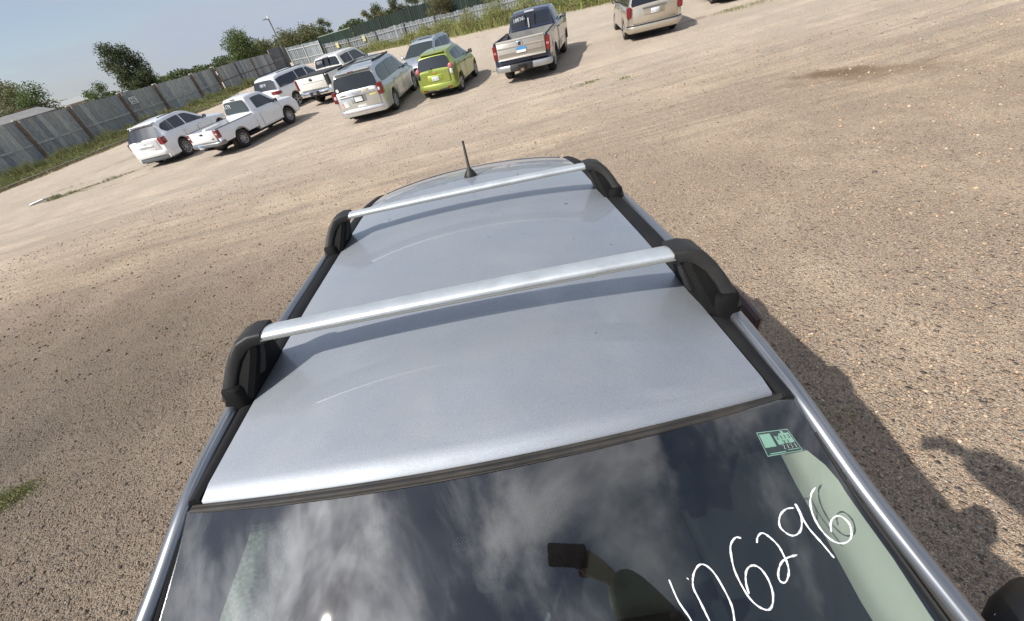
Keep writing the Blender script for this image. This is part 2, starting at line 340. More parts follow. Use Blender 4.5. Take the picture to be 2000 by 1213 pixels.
# loose stones on the near gravel
ico = []
ph = (1+5**.5)/2
for a, b in ((1, ph), (-1, ph), (1, -ph), (-1, -ph)): ico += [(0, a, b), (a, b, 0), (b, 0, a)]
ico = np.array(ico)/math.hypot(1, ph)
from itertools import combinations
IF = [t for t in combinations(range(12), 3) if all(abs(np.linalg.norm(ico[i]-ico[j])-1.0515) < .01 for i, j in combinations(t, 2))]
IF = np.array([t if np.dot(np.cross(ico[t[1]]-ico[t[0]], ico[t[2]]-ico[t[0]]), ico[t[0]]) > 0 else (t[0], t[2], t[1]) for t in IF])
STC = np.array([(.13, .12, .11), (.22, .17, .13), (.38, .285, .205), (.44, .33, .24), (.36, .245, .18), (.20, .18, .165), (.46, .38, .30), (.27, .19, .15), (.52, .47, .40)])
def stones(name, num, rmin, rmax, smin, smax, label):
    r = np.sqrt(rng.uniform(rmin**2, rmax**2, num)); a = rng.uniform(R_(-15), R_(195), num) if rmax < 7 else rng.uniform(R_(25), R_(155), num)
    x, y = r*np.cos(a), r*np.sin(a)
    clump = np.sin(x*1.7+3*np.sin(y*.6))*np.sin(y*1.3+2*np.sin(x*.8))+rng.normal(0, .6, num)
    k = (clump > -.6) & ~((np.abs(x-.05) < 1.0) & (y < 3.4)); x, y = x[k], y[k]; num = len(x)
    s = smin*(smax/smin)**(rng.random(num)**3.6)
    sc = np.stack([s*rng.uniform(.8, 1.5, num), s*rng.uniform(.7, 1.1, num), s*rng.uniform(.4, .75, num)], 1)/2
    v = ico[None]*(1+rng.normal(0, .13, (num, 12, 1)))*sc[:, None]
    th = rng.uniform(0, 2*np.pi, num); c, s_ = np.cos(th)[:, None], np.sin(th)[:, None]; tl = rng.normal(0, .25, (num, 1))
    X = v[:, :, 0]*c-v[:, :, 1]*s_; Y = v[:, :, 0]*s_+v[:, :, 1]*c; Z = v[:, :, 2]+tl*X
    v = np.stack([X+x[:, None], Y+y[:, None], Z+(terr(x, y)+sc[:, 2]*.45)[:, None]], -1).reshape(-1, 3)
    f = (IF[None]+(np.arange(num)*12)[:, None, None]).reshape(-1, 3)
    ci = STC[rng.choice(9, num, p=[.11, .17, .24, .20, .06, .11, .06, .04, .01])]*rng.uniform(.8, 1.15, (num, 1))*np.where((x < -.6) & (y < 7), .52, 1.08)[:, None]*np.array([1.04, 1, .93])  # stones on the left tinted darker too, their shaded sides put into the colour
    o = obj(name, v, f, vmat('stone', .85), None, None, np.repeat(ci, 12, 0)); tag(o, label, kind='stuff')
stones('gravel', 76000, .9, 5.6, .005, .024, 'loose pebbles and chips scattered over the near lot')
stones('gravel', 30000, 5.6, 16, .012, .045, 'loose stones lying on the far drive')

# ------------------------------------------------------------------ vegetation
def leaves(cen, size, cols, flat=1.0):
    """one small quad per centre; returns verts, faces, tints"""
    n = len(cen); a = rng.normal(size=(n, 3)); a /= np.linalg.norm(a, axis=1)[:, None]
    b = rng.normal(size=(n, 3)); b -= a*(a*b).sum(1)[:, None]; b /= np.linalg.norm(b, axis=1)[:, None]
    s = size*rng.uniform(.6, 1.4, n)[:, None]
    v = np.stack([cen-a*s*.5, cen+b*s*.3, cen+a*s*.5, cen-b*s*.3], 1).reshape(-1, 3)
    f = np.arange(4*n).reshape(n, 4)
    c = np.array(cols)[rng.integers(0, len(cols), n)]*rng.uniform(.75, 1.25, (n, 1))
    return v, f, np.repeat(c, 4, 0)
LEAF = vmat('leaf', .65, trans=.35)
BARK = mat('bark', (.11, .085, .065), .9, noise=(9, .3), bump=(30, .5))
G_DARK = [(.06, .08, .035), (.08, .10, .045), (.10, .12, .055), (.07, .085, .045)]
G_MID = [(.085, .12, .035), (.11, .15, .045), (.07, .10, .035), (.13, .16, .055)]
G_OLIVE = [(.13, .15, .065), (.17, .18, .08), (.11, .13, .06), (.20, .18, .09)]
G_YEL = [(.22, .20, .09), (.17, .18, .07), (.28, .25, .14), (.11, .13, .05)]
def tree(x, y, h, w, label, cols, lobes=9, n=5200, leaf=.22, base=.18, shape='round', group='trees beyond the fences', kindname='broadleaf_tree', cat='tree', lean=0):
    z0 = T(x, y)-.1; r = empty(kindname, (x, y, z0), 0, label, cat, group); h = h-z0
    tm = MB(); top = Vector((lean*h, 0, h*.82)); tm.tube(catmull([(0, 0, 0), (w*.02, 0, h*.25), tuple(top*.6), tuple(top)], 4), [w*.045]*5+[w*.03]*4+[w*.012]*4, 7)
    cs = []
    for k in range(lobes):
        t = (k+.5)/lobes; az = k*2.4+rng.uniform(0, .8)
        if shape == 'cone': zc_ = base+(1-base)*t; rad = w*.5*(1-t)**.8*.75+.1; lr = w*.24*(1-t)+.22
        elif shape == 'col': zc_ = base+(1-base)*t*.9; rad = w*.16; lr = w*.34*(1-.45*t)
        else:
            zc_ = base+(.93-base)*t; rad = w*.34*math.sin(math.pi*(.18+.72*t))**.8*rng.uniform(.6, 1.1); lr = w*rng.uniform(.16, .27)
        c = Vector((math.cos(az)*rad+lean*h*t, math.sin(az)*rad, zc_*h)); cs.append((c, lr))
        tm.tube([tuple(top*min(.9, zc_*.8)), tuple(lerp(top*min(.9, zc_*.8), c, .55)+Vector((0, 0, -.05*h))), tuple(c)], [w*.02, w*.013, w*.006], 5)
        for q in range(3):
            d = Vector(rng.normal(size=3)).normalized()*lr*1.05; tm.tube([tuple(c), tuple(c+d*.6), tuple(c+d)], [w*.007, w*.004, w*.002], 4)
    tm.build('trunk', BARK, r, 180)
    pts = []; wts = np.array([q[1]**2 for q in cs]); wts /= wts.sum()
    for (c, lr), k in zip(cs, (wts*n).astype(int)):
        k = max(k, 60); d = rng.normal(size=(k, 3)); d /= np.linalg.norm(d, axis=1)[:, None]
        rr = lr*(rng.random(k)**.5)*(1.05+.28*np.sin(d[:, 0]*5+c.x)*np.sin(d[:, 2]*6+c.y))*1.05
        p = d*rr[:, None]*np.array([1.05, 1.05, .85])
        # twig clumps
        cl = np.round(p/(.33*lr)+rng.normal(0, .05, p.shape)); p = lerp(p, cl*.33*lr, .12)
        pts.append(p+np.array(c))
    pts = np.concatenate(pts)
    v, f, c = leaves(np.concatenate([pts, pts+rng.normal(0, leaf*.8, pts.shape)]), leaf*.8, cols); obj('crown', v, f, LEAF, r, None, c)
    return r
tree(-28.6, 52.4, 6.3, 3.7, 'dark shaggy elm with bare twigs on its right, above the grey fence', G_DARK, 13, 7500, .20, .22, lean=-.02)
tree(-27.2, 51.6, 3.6, 2.4, 'low dark bush at the right foot of the shaggy elm', G_DARK, 6, 2600, .2, .2)
tree(-25.2, 75.8, 4.9, 5.2, 'full round green tree right of the grey fence bend', G_MID, 12, 7500, .22, .02)
for x, y, h, w, lb in ((-41.8, 144, 3.2, 8, 'leftmost of the distant cottonwoods behind the lamp post'), (-35, 146, 3.3, 9, 'second distant cottonwood, just right of the lamp post'), (-29.5, 147, 3.6, 9, 'tallest and rightmost of the distant cottonwoods'), (-47, 150, 2.6, 8, 'low distant cottonwood touching the round green tree')):
    tree(x, y, h, w, lb, G_OLIVE, 10, 3800, .5, .05)
tree(-18.0, 108.5, 4.3, 3.0, 'small lone bushy tree standing above the green fence', G_DARK+G_MID, 7, 1700, .28, .1)
tree(-9.8, 119.6, 3.7, 3.0, 'small round tree left of the tall trees at the top edge', G_OLIVE, 5, 1300, .3, .05)
tree(-7.6, 119, 3.9, 3.0, 'small pale tree beside the tall conifer group', G_OLIVE, 5, 1300, .3, .05)
tree(-2.6, 100, 5.2, 4.6, 'tall dark pine at the top edge of the picture', G_DARK, 12, 3600, .26, .1, 'cone', kindname='pine_tree')
tree(-5.9, 99, 3.6, 4.5, 'dark spreading tree at the left foot of the pine', G_DARK, 8, 2600, .28, .02)
tree(-4.0, 72.5, 2.9, 1.9, 'yellowish leafy bush growing against the green fence', G_YEL, 7, 1900, .16, .02)
tree(.9, 104, 3.9, 3.6, 'narrow tree right of the pine', G_DARK+G_MID, 7, 1800, .28, .02)
tree(4.6, 110, 4.6, 6, 'broad tree at the very top, right of the pine', G_MID, 8, 2200, .3, .02)
tree(3.3, 57.8, 3.0, 3.2, 'reddish olive bush rising in front of the green fence', G_OLIVE+[(.16, .11, .06)], 8, 2600, .15, .0)
tree(8.6, 52.6, 3.2, 3.4, 'olive bush at the top edge behind the corrugated fence', G_OLIVE, 7, 2200, .15, .0)
tree(-33.0, 42.6, 5.7, 3.6, 'pale yellow cottonwood at the left edge of the picture', G_YEL, 10, 4200, .17, .2)
tree(-29.3, 39.6, 4.5, 3.4, 'dark green bush behind the grey shed roof', G_MID, 9, 4200, .15, .1)
tree(-31.5, 41.5, 4.9, 2.4, 'yellow green sapling between the two bushes at the left', G_YEL+G_MID, 7, 2200, .15, .2)
tree(-30.4, 36.4, 4.2, 3.4, 'olive bush at the left edge above the shed', G_OLIVE, 7, 2800, .15, .1)
tree(-31.5, 51, 3.7, 2.6, 'bush behind the fence, left of the shaggy elm', G_MID, 6, 2000, .16, .1)
tree(-33.2, 51.5, 3.5, 2.0, 'small bush beside the low tan building', G_MID, 4, 1100, .16, .1)
# distant wooded skyline
def wood(name, pts, label, cols, leaf, dens):
    P = []
    for (x, y, h, w) in pts:
        z0 = T(x, y); k = max(50, int(dens*w*(h-z0)))
        d = rng.normal(size=(k, 3)); d /= np.linalg.norm(d, axis=1)[:, None]; d *= rng.random((k, 1))**.4
        p = d*np.array([w*.5, w*.4, (h-z0)*.55]); p[:, 2] += (h-z0)*.45+z0; P.append(p+np.array([x, y, 0]))
    v, f, c = leaves(np.concatenate(P), leaf, cols); tag(obj(name, v, f, LEAF, None, None, c), label, kind='stuff')
far = [(-150+i*9+rng.uniform(-3, 3), 215+i*2+rng.uniform(-8, 8), rng.uniform(.5, 3.2), rng.uniform(9, 16)) for i in range(17)]
wood('distant_wood', far, 'far dark line of trees on the skyline at the left', G_DARK+G_MID, .9, 22)
far = [(x, 170+rng.uniform(-6, 6), rng.uniform(-1.5, 1.2), rng.uniform(8, 13)) for x in range(-60, 110, 8)]
wood('distant_wood', far, 'low far trees showing behind the green fence', G_OLIVE+G_DARK, .7, 22)

# weeds and grass
def blades(cx_, cy_, n, sx_, sy_, hmin, hmax, cols, rot=0., wid=.012):
    a, b = rng.normal(0, 1, n)*sx_, rng.normal(0, 1, n)*sy_
    x = cx_+a*math.cos(rot)-b*math.sin(rot); y = cy_+a*math.sin(rot)+b*math.cos(rot)
    h = rng.uniform(hmin, hmax, n)*np.exp(-.35*((a/sx_)**2+(b/sy_)**2)*.6); th = rng.uniform(0, 2*np.pi, n); ln = rng.uniform(.05, .5, n)*h
    w = wid*rng.uniform(.6, 1.6, n); z = terr(x, y)-.01; ca, sa = np.cos(th), np.sin(th); tb = rng.uniform(0, 2*np.pi, n); cb_, sb = np.cos(tb), np.sin(tb)
    p0 = np.stack([x-cb_*w, y-sb*w, z], 1); p1 = np.stack([x+cb_*w, y+sb*w, z], 1)
    mx_, my_ = x+ca*ln*.35, y+sa*ln*.35
    p2 = np.stack([mx_+cb_*w*.8, my_+sb*w*.8, z+h*.6], 1); p3 = np.stack([mx_-cb_*w*.8, my_-sb*w*.8, z+h*.6], 1)
    q = np.stack([x+ca*ln, y+sa*ln, z+h], 1); q2 = q+np.stack([cb_*w*.2, sb*w*.2, 0*h], 1)
    v = np.stack([p0, p1, p2, p3, q2, q], 1).reshape(-1, 3)
    base = (np.arange(n)*6)[:, None]
    f = np.concatenate([base+np.array([0, 1, 2, 3]), base+np.array([3, 2, 4, 5])])
    c = np.array(cols)[rng.integers(0, len(cols), n)]*rng.uniform(.7, 1.3, (n, 1))
    return v, f, np.repeat(c, 6, 0)
def cat_parts(parts):
    V, F_, C_ = [], [], []; o = 0
    for v, f, c in parts: V.append(v); F_.append(f+o); C_.append(c); o += len(v)
    return np.concatenate(V), np.concatenate(F_), np.concatenate(C_)
WG = [(.15, .19, .06), (.19, .22, .08), (.24, .22, .10), (.11, .15, .05), (.34, .28, .15)]
WY = [(.30, .33, .11), (.25, .30, .09), (.36, .34, .15), (.20, .25, .07), (.27, .20, .11)]
def leafy(cx_, cy_, n, sx_, sy_, h, cols, rot=0, leaf=.07):
    a = rng.normal(0, 1, n)*sx_; b = rng.normal(0, 1, n)*sy_; x = cx_+a*math.cos(rot)-b*math.sin(rot); y = cy_+a*math.sin(rot)+b*math.cos(rot)
    top = h*np.exp(-.5*(a/sx_)**2*.7)*(1+.25*np.sin(x*4+y*3)); z = terr(x, y)+top*rng.random(n)**.8
    return leaves(np.stack([x, y, z], 1), leaf, cols)
# belt along the left fence
P = []
for k in range(34):
    t = k/33; x = lerp(-27.2, -17.6, t)+rng.uniform(-.15, .35); y = lerp(30.8, 51.5, t)-rng.uniform(.2, .7)
    hh = rng.uniform(.35, .85)
    P.append(blades(x+.35, y-.25, 420, .55, .30, hh*.5, hh*1.25, WG, R_(64))); P.append(leafy(x+.2, y-.1, 230, .5, .25, hh*1.05, WG, R_(64), .07))
for k in range(150):
    t = rng.random(); u = rng.uniform(.02, .93); x = lerp(lerp(-28.6, -18.9, t), lerp(-25.6, -17.2, t), u); y = lerp(lerp(28.5, 50.5, t), lerp(25.6, 42.5, t), u); hh = lerp(.55, .22, u)*rng.uniform(.7, 1.3)
    P.append(blades(x, y, 150, .55, .35, hh*.4, hh*1.1, WG, R_(64), .014)); P.append(leafy(x, y, 90, .5, .3, hh, WG, R_(64), .07))
for k in range(46):
    t = k/45; x = lerp(-25.6, -17.2, t)+rng.uniform(-.25, .45); y = lerp(25.6, 42.5, t)+rng.uniform(-.3, .2)
    P.append(blades(x+.45, y-.2, 110, .35, .16, .05, .20, [(.34, .28, .14), (.28, .22, .11), (.22, .20, .09), (.17, .17, .07)], R_(64), .014))
tag(obj('weeds', *[*cat_parts(P)][:2], vmat('grass', .8, trans=.2), None, None, cat_parts(P)[2]), 'tall green and straw weeds along the foot of the grey fence', kind='stuff')
P = []
for k in range(30):
    t = k/29; x = lerp(-8.0, 12.8, t); y = lerp(54.0, 37.8, t)-1.1-rng.uniform(0, .8)
    hh = rng.choice([.75, 1.0, 1.25, .6])*(.9+.25*math.sin(k*1.3))
    P.append(blades(x, y, 300, .6, .45, hh*.5, hh*1.15, WY, R_(-38), .02)); P.append(leafy(x, y, 900, .55, .45, hh, WY+WG, R_(-38), .09))
for x, y, hh in ((4.3, 40.5, 1.1), (6.4, 39.2, 1.3), (8.6, 37.9, 1.2), (10.4, 36.2, 1.1), (12.3, 34.6, 1.0), (2.2, 42.2, .9), (14, 33.5, .9), (1.0, 43.6, .8)):
    P.append(leafy(x, y, 5200, .75, .6, hh*1.25, WY+WG, R_(-38), .08)); P.append(blades(x, y, 700, .9, .7, hh*.4, hh*1.1, WY, R_(-38), .015))
tag(obj('weeds', *[*cat_parts(P)][:2], vmat('grass'), None, None, cat_parts(P)[2]), 'bushy yellow green weeds along the corrugated fence', kind='stuff')
P = []
for x, y, sx_, sy_, n, h in ((-16.75, 19.75, .22, .12, 170, .26), (-16.2, 19.95, .3, .12, 190, .16), (-15.5, 20.25, .4, .10, 150, .12), (-14.7, 20.5, .28, .12, 130, .20), (-14.0, 20.8, .35, .10, 90, .10), (-15.35, 19.7, .25, .08, 60, .06), (-13.8, 19.1, .4, .08, 50, .05), (-12.6, 19.2, .3, .06, 40, .05), (-13.3, 21.3, .3, .10, 60, .10), (-17.2, 21.5, .6, .10, 60, .08), (12.4, 18.4, .5, .25, 260, .10), (13.3, 18.2, .7, .3, 300, .09), (4.7, 13.5, .28, .10, 130, .07), (5.5, 12.8, .16, .12, 110, .07), (4.1, 13.6, .5, .1, 60, .05), (4.0, 17.9, .2, .12, 60, .08), (5.0, 18.6, .3, .12, 60, .08)):
    P.append(blades(x, y, n, sx_, sy_, h*.4, h, WG, R_(8), .008)); P.append(leafy(x, y, n//2, sx_, sy_, h*.5, WG, R_(8), .03))
P.append(blades(-4.16, 2.26, 1500, .15, .07, .02, .06, WG, R_(25), .0025)); P.append(leafy(-4.16, 2.26, 1500, .15, .07, .035, WG, R_(25), .014))
P.append(leafy(1.62, 1.15, 260, .10, .05, .02, WY, 0, .012))
tag(obj('grass', *[*cat_parts(P)][:2], vmat('grass'), None, None, cat_parts(P)[2]), 'thin patches of grass growing through the gravel', kind='stuff')

# ------------------------------------------------------------------ fences
def seg(a, b): d = Vector((b[0]-a[0], b[1]-a[1], 0)); return d.length, math.atan2(d.y, d.x)
def fence(posts, root_label, pm, tints, npl, pw, pd, postm, depth=.02, rails=(), cap=None, group=None, over=0., name='metal_fence', wob=.015, base=0., railm=None):
    """posts: [(x, y, top z)]; a panel of upright boards between each two posts, each panel its own part"""
    x0, y0 = posts[0][:2]; r = empty(name, (x0, y0, 0), 0, root_label, 'fence', group)
    for i, (a, b) in enumerate(zip(posts[:-1], posts[1:])):
        Ls, an = seg(a, b); mb = MB(); ca, sa = math.cos(an), math.sin(an); nb = npl; pf = rng.uniform(.84, 1.14); ux, uy = sa, -ca   # towards the lot
        def pt(s, o, z): return (a[0]-x0+ca*s+ux*o, a[1]-y0+sa*s+uy*o, z)
        zb0, zb1 = T(*a[:2])-.05+base, T(*b[:2])-.05+base
        for k in range(nb):
            s0, s1 = Ls*k/nb, Ls*(k+1)/nb; g = Ls/nb*.10; o = rng.uniform(-wob, wob)*.6; dz = rng.uniform(-wob, wob)*1.4+over
            z0 = lerp(zb0, zb1, (k+.5)/nb); zt0 = lerp(a[2], b[2], k/nb)+dz; zt1 = lerp(a[2], b[2], (k+1)/nb)+dz
            c = tuple(np.array(tints[rng.integers(len(tints))])*rng.uniform(.82, 1.15)*pf)
            # raised board with sloped flanks and a recessed strip beside it
            sec = [(s0, 0), (s0+g, 0), (s0+1.8*g, depth), (s1-1.2*g, depth), (s1-.4*g, 0), (s1, 0)]
            v = [pt(s, o+q, z0) for s, q in sec]+[pt(s, o+q, lerp(zt0, zt1, (s-s0)/(s1-s0))) for s, q in sec]
            v += [pt(s, o+q-.012, z) for s, q in ((s0, 0), (s1, 0)) for z in (z0, zt0)]
            f = [(j, j+1, j+7, j+6) for j in range(5)]+[(12, 13, 15, 14)]
            mb.add(v, f, c)
        mb.build('panel', pm, r, None, True)
        for zr, hr, dr in rails:
            q = MB(); za, zb = lerp(zb0, a[2], zr), lerp(zb1, b[2], zr)
            v = [pt(s, o, z+dz) for s, z in ((.0, za), (Ls, zb)) for o, dz in ((depth+.014, -hr), (depth+.014+dr, -hr), (depth+.014+dr, hr), (depth+.014, hr))]
            q.add(v, [(0, 1, 5, 4), (1, 2, 6, 5), (2, 3, 7, 6), (3, 0, 4, 7), (0, 3, 2, 1), (4, 5, 6, 7)]); q.build('rail', railm or postm, r)
    for i, p in enumerate(posts):
        a = posts[max(0, i-1)]; b = posts[min(len(posts)-1, i+1)]; Ls, an = seg(a, b); ca, sa = math.cos(an), math.sin(an); ux, uy = sa, -ca
        def pt(s, o, z): return (p[0]-x0+ca*s+ux*o, p[1]-y0+sa*s+uy*o, z)
        zb = T(p[0], p[1])-.1; q = MB(); o1 = depth+.03; o2 = o1+pd
        def blk(q, s0, s1, oa, ob, z0, z1):
            v = [pt(s, o, z) for s in (s0, s1) for o in (oa, ob) for z in (z0, z1)]
            q.add(v, [(0, 1, 3, 2), (4, 6, 7, 5), (0, 4, 5, 1), (2, 3, 7, 6), (0, 2, 6, 4), (1, 5, 7, 3)])
        blk(q, -pw/2, pw/2, o1, o2, zb, p[2]+over+.03); po = q.build('post', postm, r)
        if cap:
            q = MB(); blk(q, -pw/2-.03, pw/2+.10, o1-.02, o2+.02, p[2]+over+.034, p[2]+over+.10); blk(q, pw/2+.01, pw/2+.09, o1, o2, p[2]-.15, p[2]+over+.03); q.build('cap', cap, po)
    return r
PANEL = vmat('weathered_panel', .7, (6, .28, (3, 3, .5)))
RUST = mat('rusty_post', (.15, .105, .075), .85, noise=(6, .3))
CAPM = mat('cap_paint', (.62, .60, .55), .6)
PALE = mat('pale_rail', (.36, .37, .34), .7, noise=(5, .25))
grey_t = [(.33, .34, .325), (.29, .30, .29), (.36, .365, .34), (.24, .265, .28), (.31, .32, .305)]
lf = [(-29.9, 27.6, 2.9), (-28.4, 30.7, 2.8), (-26.93, 33.78, 2.73), (-25.48, 36.83, 2.64), (-23.82, 40.32, 2.51), (-22.48, 43.16, 2.38), (-20.83, 46.63, 2.31), (-19.72, 48.95, 2.32)]
FL = fence(lf, 'weathered grey panel fence with brown posts at the left of the lot', PANEL, grey_t, 10, .20, .10, RUST, .018, [(.47, .055, .03)], CAPM, 'fences around the lot', railm=PALE)
steel_t = [(.20, .215, .225), (.225, .24, .25), (.175, .19, .20), (.215, .225, .235)]
GALV = mat('galvanised_post', (.12, .125, .13), .6, .3, noise=(8, .2))
mid = [(-19.55, 49.25, 2.22), (-18.82, 52.5, 2.22), (-18.09, 55.44, 2.12), (-17.05, 59.5, 1.93)]
fence(mid, 'grey panel fence section between the brown posts and the gate panel', PANEL, grey_t, 9, .08, .06, RUST, .02, [(.5, .03, .02)], None, 'fences around the lot')
fence([(-17.35, 60.2, 2.28), (-16.1, 61.6, 2.30)], 'dark grey gate panel by the lamp post', PANEL, [(.16, .17, .18), (.19, .20, .21)], 7, .10, .06, mat('gate_post', (.33, .31, .28), .7), .02, [(.5, .03, .02)], None, 'fences around the lot', name='gate_panel')
fence([(-15.3, 61.0, 1.98), (-12.9, 58.9, 1.93), (-10.75, 57.2, 1.90)], 'tall corrugated steel fence piece right of the lamp post', PANEL, [(.24, .265, .28), (.21, .235, .25)], 9, .12, .08, mat('rail_pale', (.40, .41, .40), .6), .03, [(.86, .05, .03), (.35, .04, .03)], None, 'fences around the lot')
rf = [(-10.3, 56.8, 1.46), (-7.2, 54.4, 1.40), (-3.97, 51.9, 1.44), (-.91, 49.53, 1.52), (2.05, 47.24, 1.46), (4.74, 45.16, 1.42), (7.5, 43.02, 1.45), (10.06, 41.05, 1.48), (12.49, 39.16, 1.5), (15, 37.3, 1.5)]
FR = fence(rf, 'long corrugated steel fence behind the green hatchback and pickups', PANEL, steel_t, 11, .13, .09, GALV, .035, [(.80, .045, .03), (.40, .03, .02)], None, 'fences around the lot', wob=.035, railm=mat('galv_rail', (.28, .29, .30), .55))
green_t = [(.017, .030, .024), (.014, .025, .020), (.022, .035, .028)]
gf = [(-34, 84.5, .55), (-27, 79.7, 1.3), (-22, 76.2, 1.55), (-17, 72.7, 1.72), (-13.4, 70.2, 1.85)]
GRP = mat('green_paint_post', (.02, .03, .024), .7)
fence(gf, 'left run of the dark green corrugated fence under the cottonwoods', PANEL, green_t, 12, .08, .06, GRP, .03, (), None, 'fences around the lot')
fence([(-13.1, 69.95, 2.0), (-8.0, 66.4, 2.1)], 'dark green mesh screen section of the back fence', vmat('screen_mesh', .9, (3, .3, (1, 1, 1))), [(.014, .030, .023), (.017, .034, .026)], 4, .08, .06, GRP, .004, [(.98, .03, .02)], None, 'fences around the lot', wob=.0, name='screen_fence', railm=mat('screen_rail', (.30, .36, .30), .6))
fence([(-7.7, 66.2, 2.12), (-3.9, 63.6, 2.3), (0, 61, 2.45), (3.8, 58.5, 2.4), (7.4, 56, 2.35), (11, 53.5, 2.3), (15, 51, 2.3)], 'right run of the dark green corrugated fence behind the bushes', PANEL, green_t, 14, .08, .06, GRP, .03, (), None, 'fences around the lot')
# small sign and notices hung on the fences
def plaque(name, x, y, z, w, h, an, m, label, cat, rows=0, ink=None, group=None):
    r = empty(name, (x, y, z), an, label, cat, group); q = MB(); q.rbox(-w/2, w/2, -.01, .01, 0, h, .012); q.build('plate', m, r, 40)
    return r
def letters(txt, size, m, parent, loc, rot=(R_(90), 0, 0), extr=.003, name='lettering'):
    cu = bpy.data.curves.new(name, 'FONT'); cu.body = txt; cu.size = size; cu.extrude = extr; cu.resolution_u = 2; cu.align_x = 'CENTER'
    tmp = bpy.data.objects.new('t', cu); COL.objects.link(tmp); bpy.context.view_layer.update()
    me = bpy.data.meshes.new_from_object(tmp.evaluated_get(bpy.context.evaluated_depsgraph_get())); bpy.data.objects.remove(tmp); bpy.data.curves.remove(cu)
    me.materials.clear(); me.materials.append(m); me.name = name
    o = bpy.data.objects.new(name, me); COL.objects.link(o); o.parent = parent; o.location = loc; o.rotation_euler = rot; return o
BLK = mat('black_ink', (.02, .02, .02), .6); WHT = mat('white_sign', (.62, .62, .60), .6)
an = math.atan2(16, 7.6)
s1 = plaque('fence_sign', -23.38, 40.85, 1.62, .62, .48, an, WHT, 'small white sign reading NE on the grey panel fence', 'sign')
letters('NE', .34, BLK, s1, (0, -.016, .17)); q = MB(); q.box(-.22, .22, -.016, -.011, .06, .11); q.build('underline', BLK, s1)
YEL = mat('yellow_notice', (.50, .46, .22), .7)
an2 = math.atan2(-11.3, 14.6)
plaque('fence_notice', -8.66, 55.30, .82, .42, .50, an2, YEL, 'left yellow notice on the corrugated fence, just above the white crew cab', 'notice', group='yellow notices on the fence')
plaque('fence_notice', -5.42, 52.80, .84, .40, .50, an2, YEL, 'right yellow notice on the corrugated fence, clear of any vehicle', 'notice', group='yellow notices on the fence')

# ------------------------------------------------------------------ lamp post, sheds, house, timber, debris
r = empty('lamp_post', (-15.9, 61.4, T(-15.9, 61.4)), 0, 'tall thin steel lamp post with a small floodlight at its top', 'lamp post')
q = MB(); q.tube([(0, 0, 0), (0, 0, 5.0)], [.085, .06], 10); q.build('pole', mat('pole_steel', (.13, .13, .13), .5, .4), r, 60)
q = MB(); q.tube([(-.05, 0, 4.9), (-.3, -.08, 5.02), (-.42, -.1, 5.0)], .035, 6); q.build('bracket', MATS['pole_steel'], r, 60)
q = MB(); q.rbox(-.62, -.22, -.28, .05, 4.94, 5.08, .04, axis='z'); lh = q.build('lamp_head', mat('lamp_grey', (.25, .25, .26), .5), r, 40)
q = MB(); q.rbox(-.08, .12, -.12, .10, 5.02, 5.26, .05, axis='z'); q.build('photocell', mat('lens', (.75, .76, .78), .3), lh, 40)
def shed(x, y, w, d, zt, rz, label, wm, rm, pitch=.12):
    r = empty('shed', (x, y, T(x, y)), rz, label, 'building'); q = MB(); q.box(-w/2, w/2, -d/2, d/2, 0, zt); q.build('wall', wm, r)
    q = MB(); k = d/2+.25; q.add([(-w/2-.2, -k, zt-.06), (w/2+.2, -k, zt-.06), (w/2+.2, 0, zt+pitch*d), (-w/2-.2, 0, zt+pitch*d), (-w/2-.2, k, zt-.06), (w/2+.2, k, zt-.06), (-w/2-.2, -k, zt), (w/2+.2, -k, zt), (w/2+.2, 0, zt+pitch*d+.06), (-w/2-.2, 0, zt+pitch*d+.06), (-w/2-.2, k, zt), (w/2+.2, k, zt)],
                     [(6, 7, 8, 9), (9, 8, 11, 10), (0, 3, 2, 1), (3, 4, 5, 2), (0, 1, 7, 6), (5, 4, 10, 11), (0, 6, 9, 3), (3, 9, 10, 4), (1, 2, 8, 7), (2, 5, 11, 8)]); q.build('roof', rm, r)
    q = MB(); q.box(-w*.1, w*.05, -d/2-.03, -d/2-.003, .05, 1.9); q.build('door', mat('door_brown', (.2, .16, .12), .7), r)
    return r
shed(-29.3, 34.4, 6.5, 3.4, 2.75, R_(62), 'grey shed whose roof shows over the fence at the left edge', mat('shed_wall', (.22, .21, .20), .8, noise=(3, .2)), mat('shed_roof', (.18, .175, .17), .8, noise=(4, .2)), .10)
shed(-45.5, 62.5, 9, 5, 2.6, R_(28), 'low tan building with a grey roof beyond the fence', mat('tan_wall', (.34, .29, .23), .8), mat('grey_roof', (.30, .30, .29), .6), .09)
shed(-74, 191, 9, 6, .8, R_(20), 'small white house on the far skyline', mat('white_wall', (.75, .74, .72), .7), mat('house_roof', (.35, .35, .36), .7), .28)
q = MB()
r = empty('shade_frame', (-29.6, 37.3, 0), R_(60), 'thin dark pole rack beside the grey shed at the left', 'rack')
for xx in (-2, 0, 2): q.tube([(xx, 0, 0), (xx, 0, 3.25)], .04, 6)
q.build('upright', RUST, r); q = MB(); q.tube([(-2.6, 0, 3.12), (2.6, 0, 3.22)], .06, 6); q.build('crossbar', RUST, r)
TIM = mat('old_timber', (.15, .13, .11), .9, noise=(12, .3), bump=(40, .5))
pts = [(-25.0, 26.2), (-23.7, 28.9), (-22.3, 31.7), (-20.9, 34.5), (-19.5, 37.3), (-18.1, 40.1)]
lb = ['nearest timber of the edging along the fence weeds', 'second timber from the left of the weed edging', 'third timber from the left of the weed edging', 'fourth timber of the edging, reaching behind the white suv', 'farthest timber of the weed edging, behind the white suv']
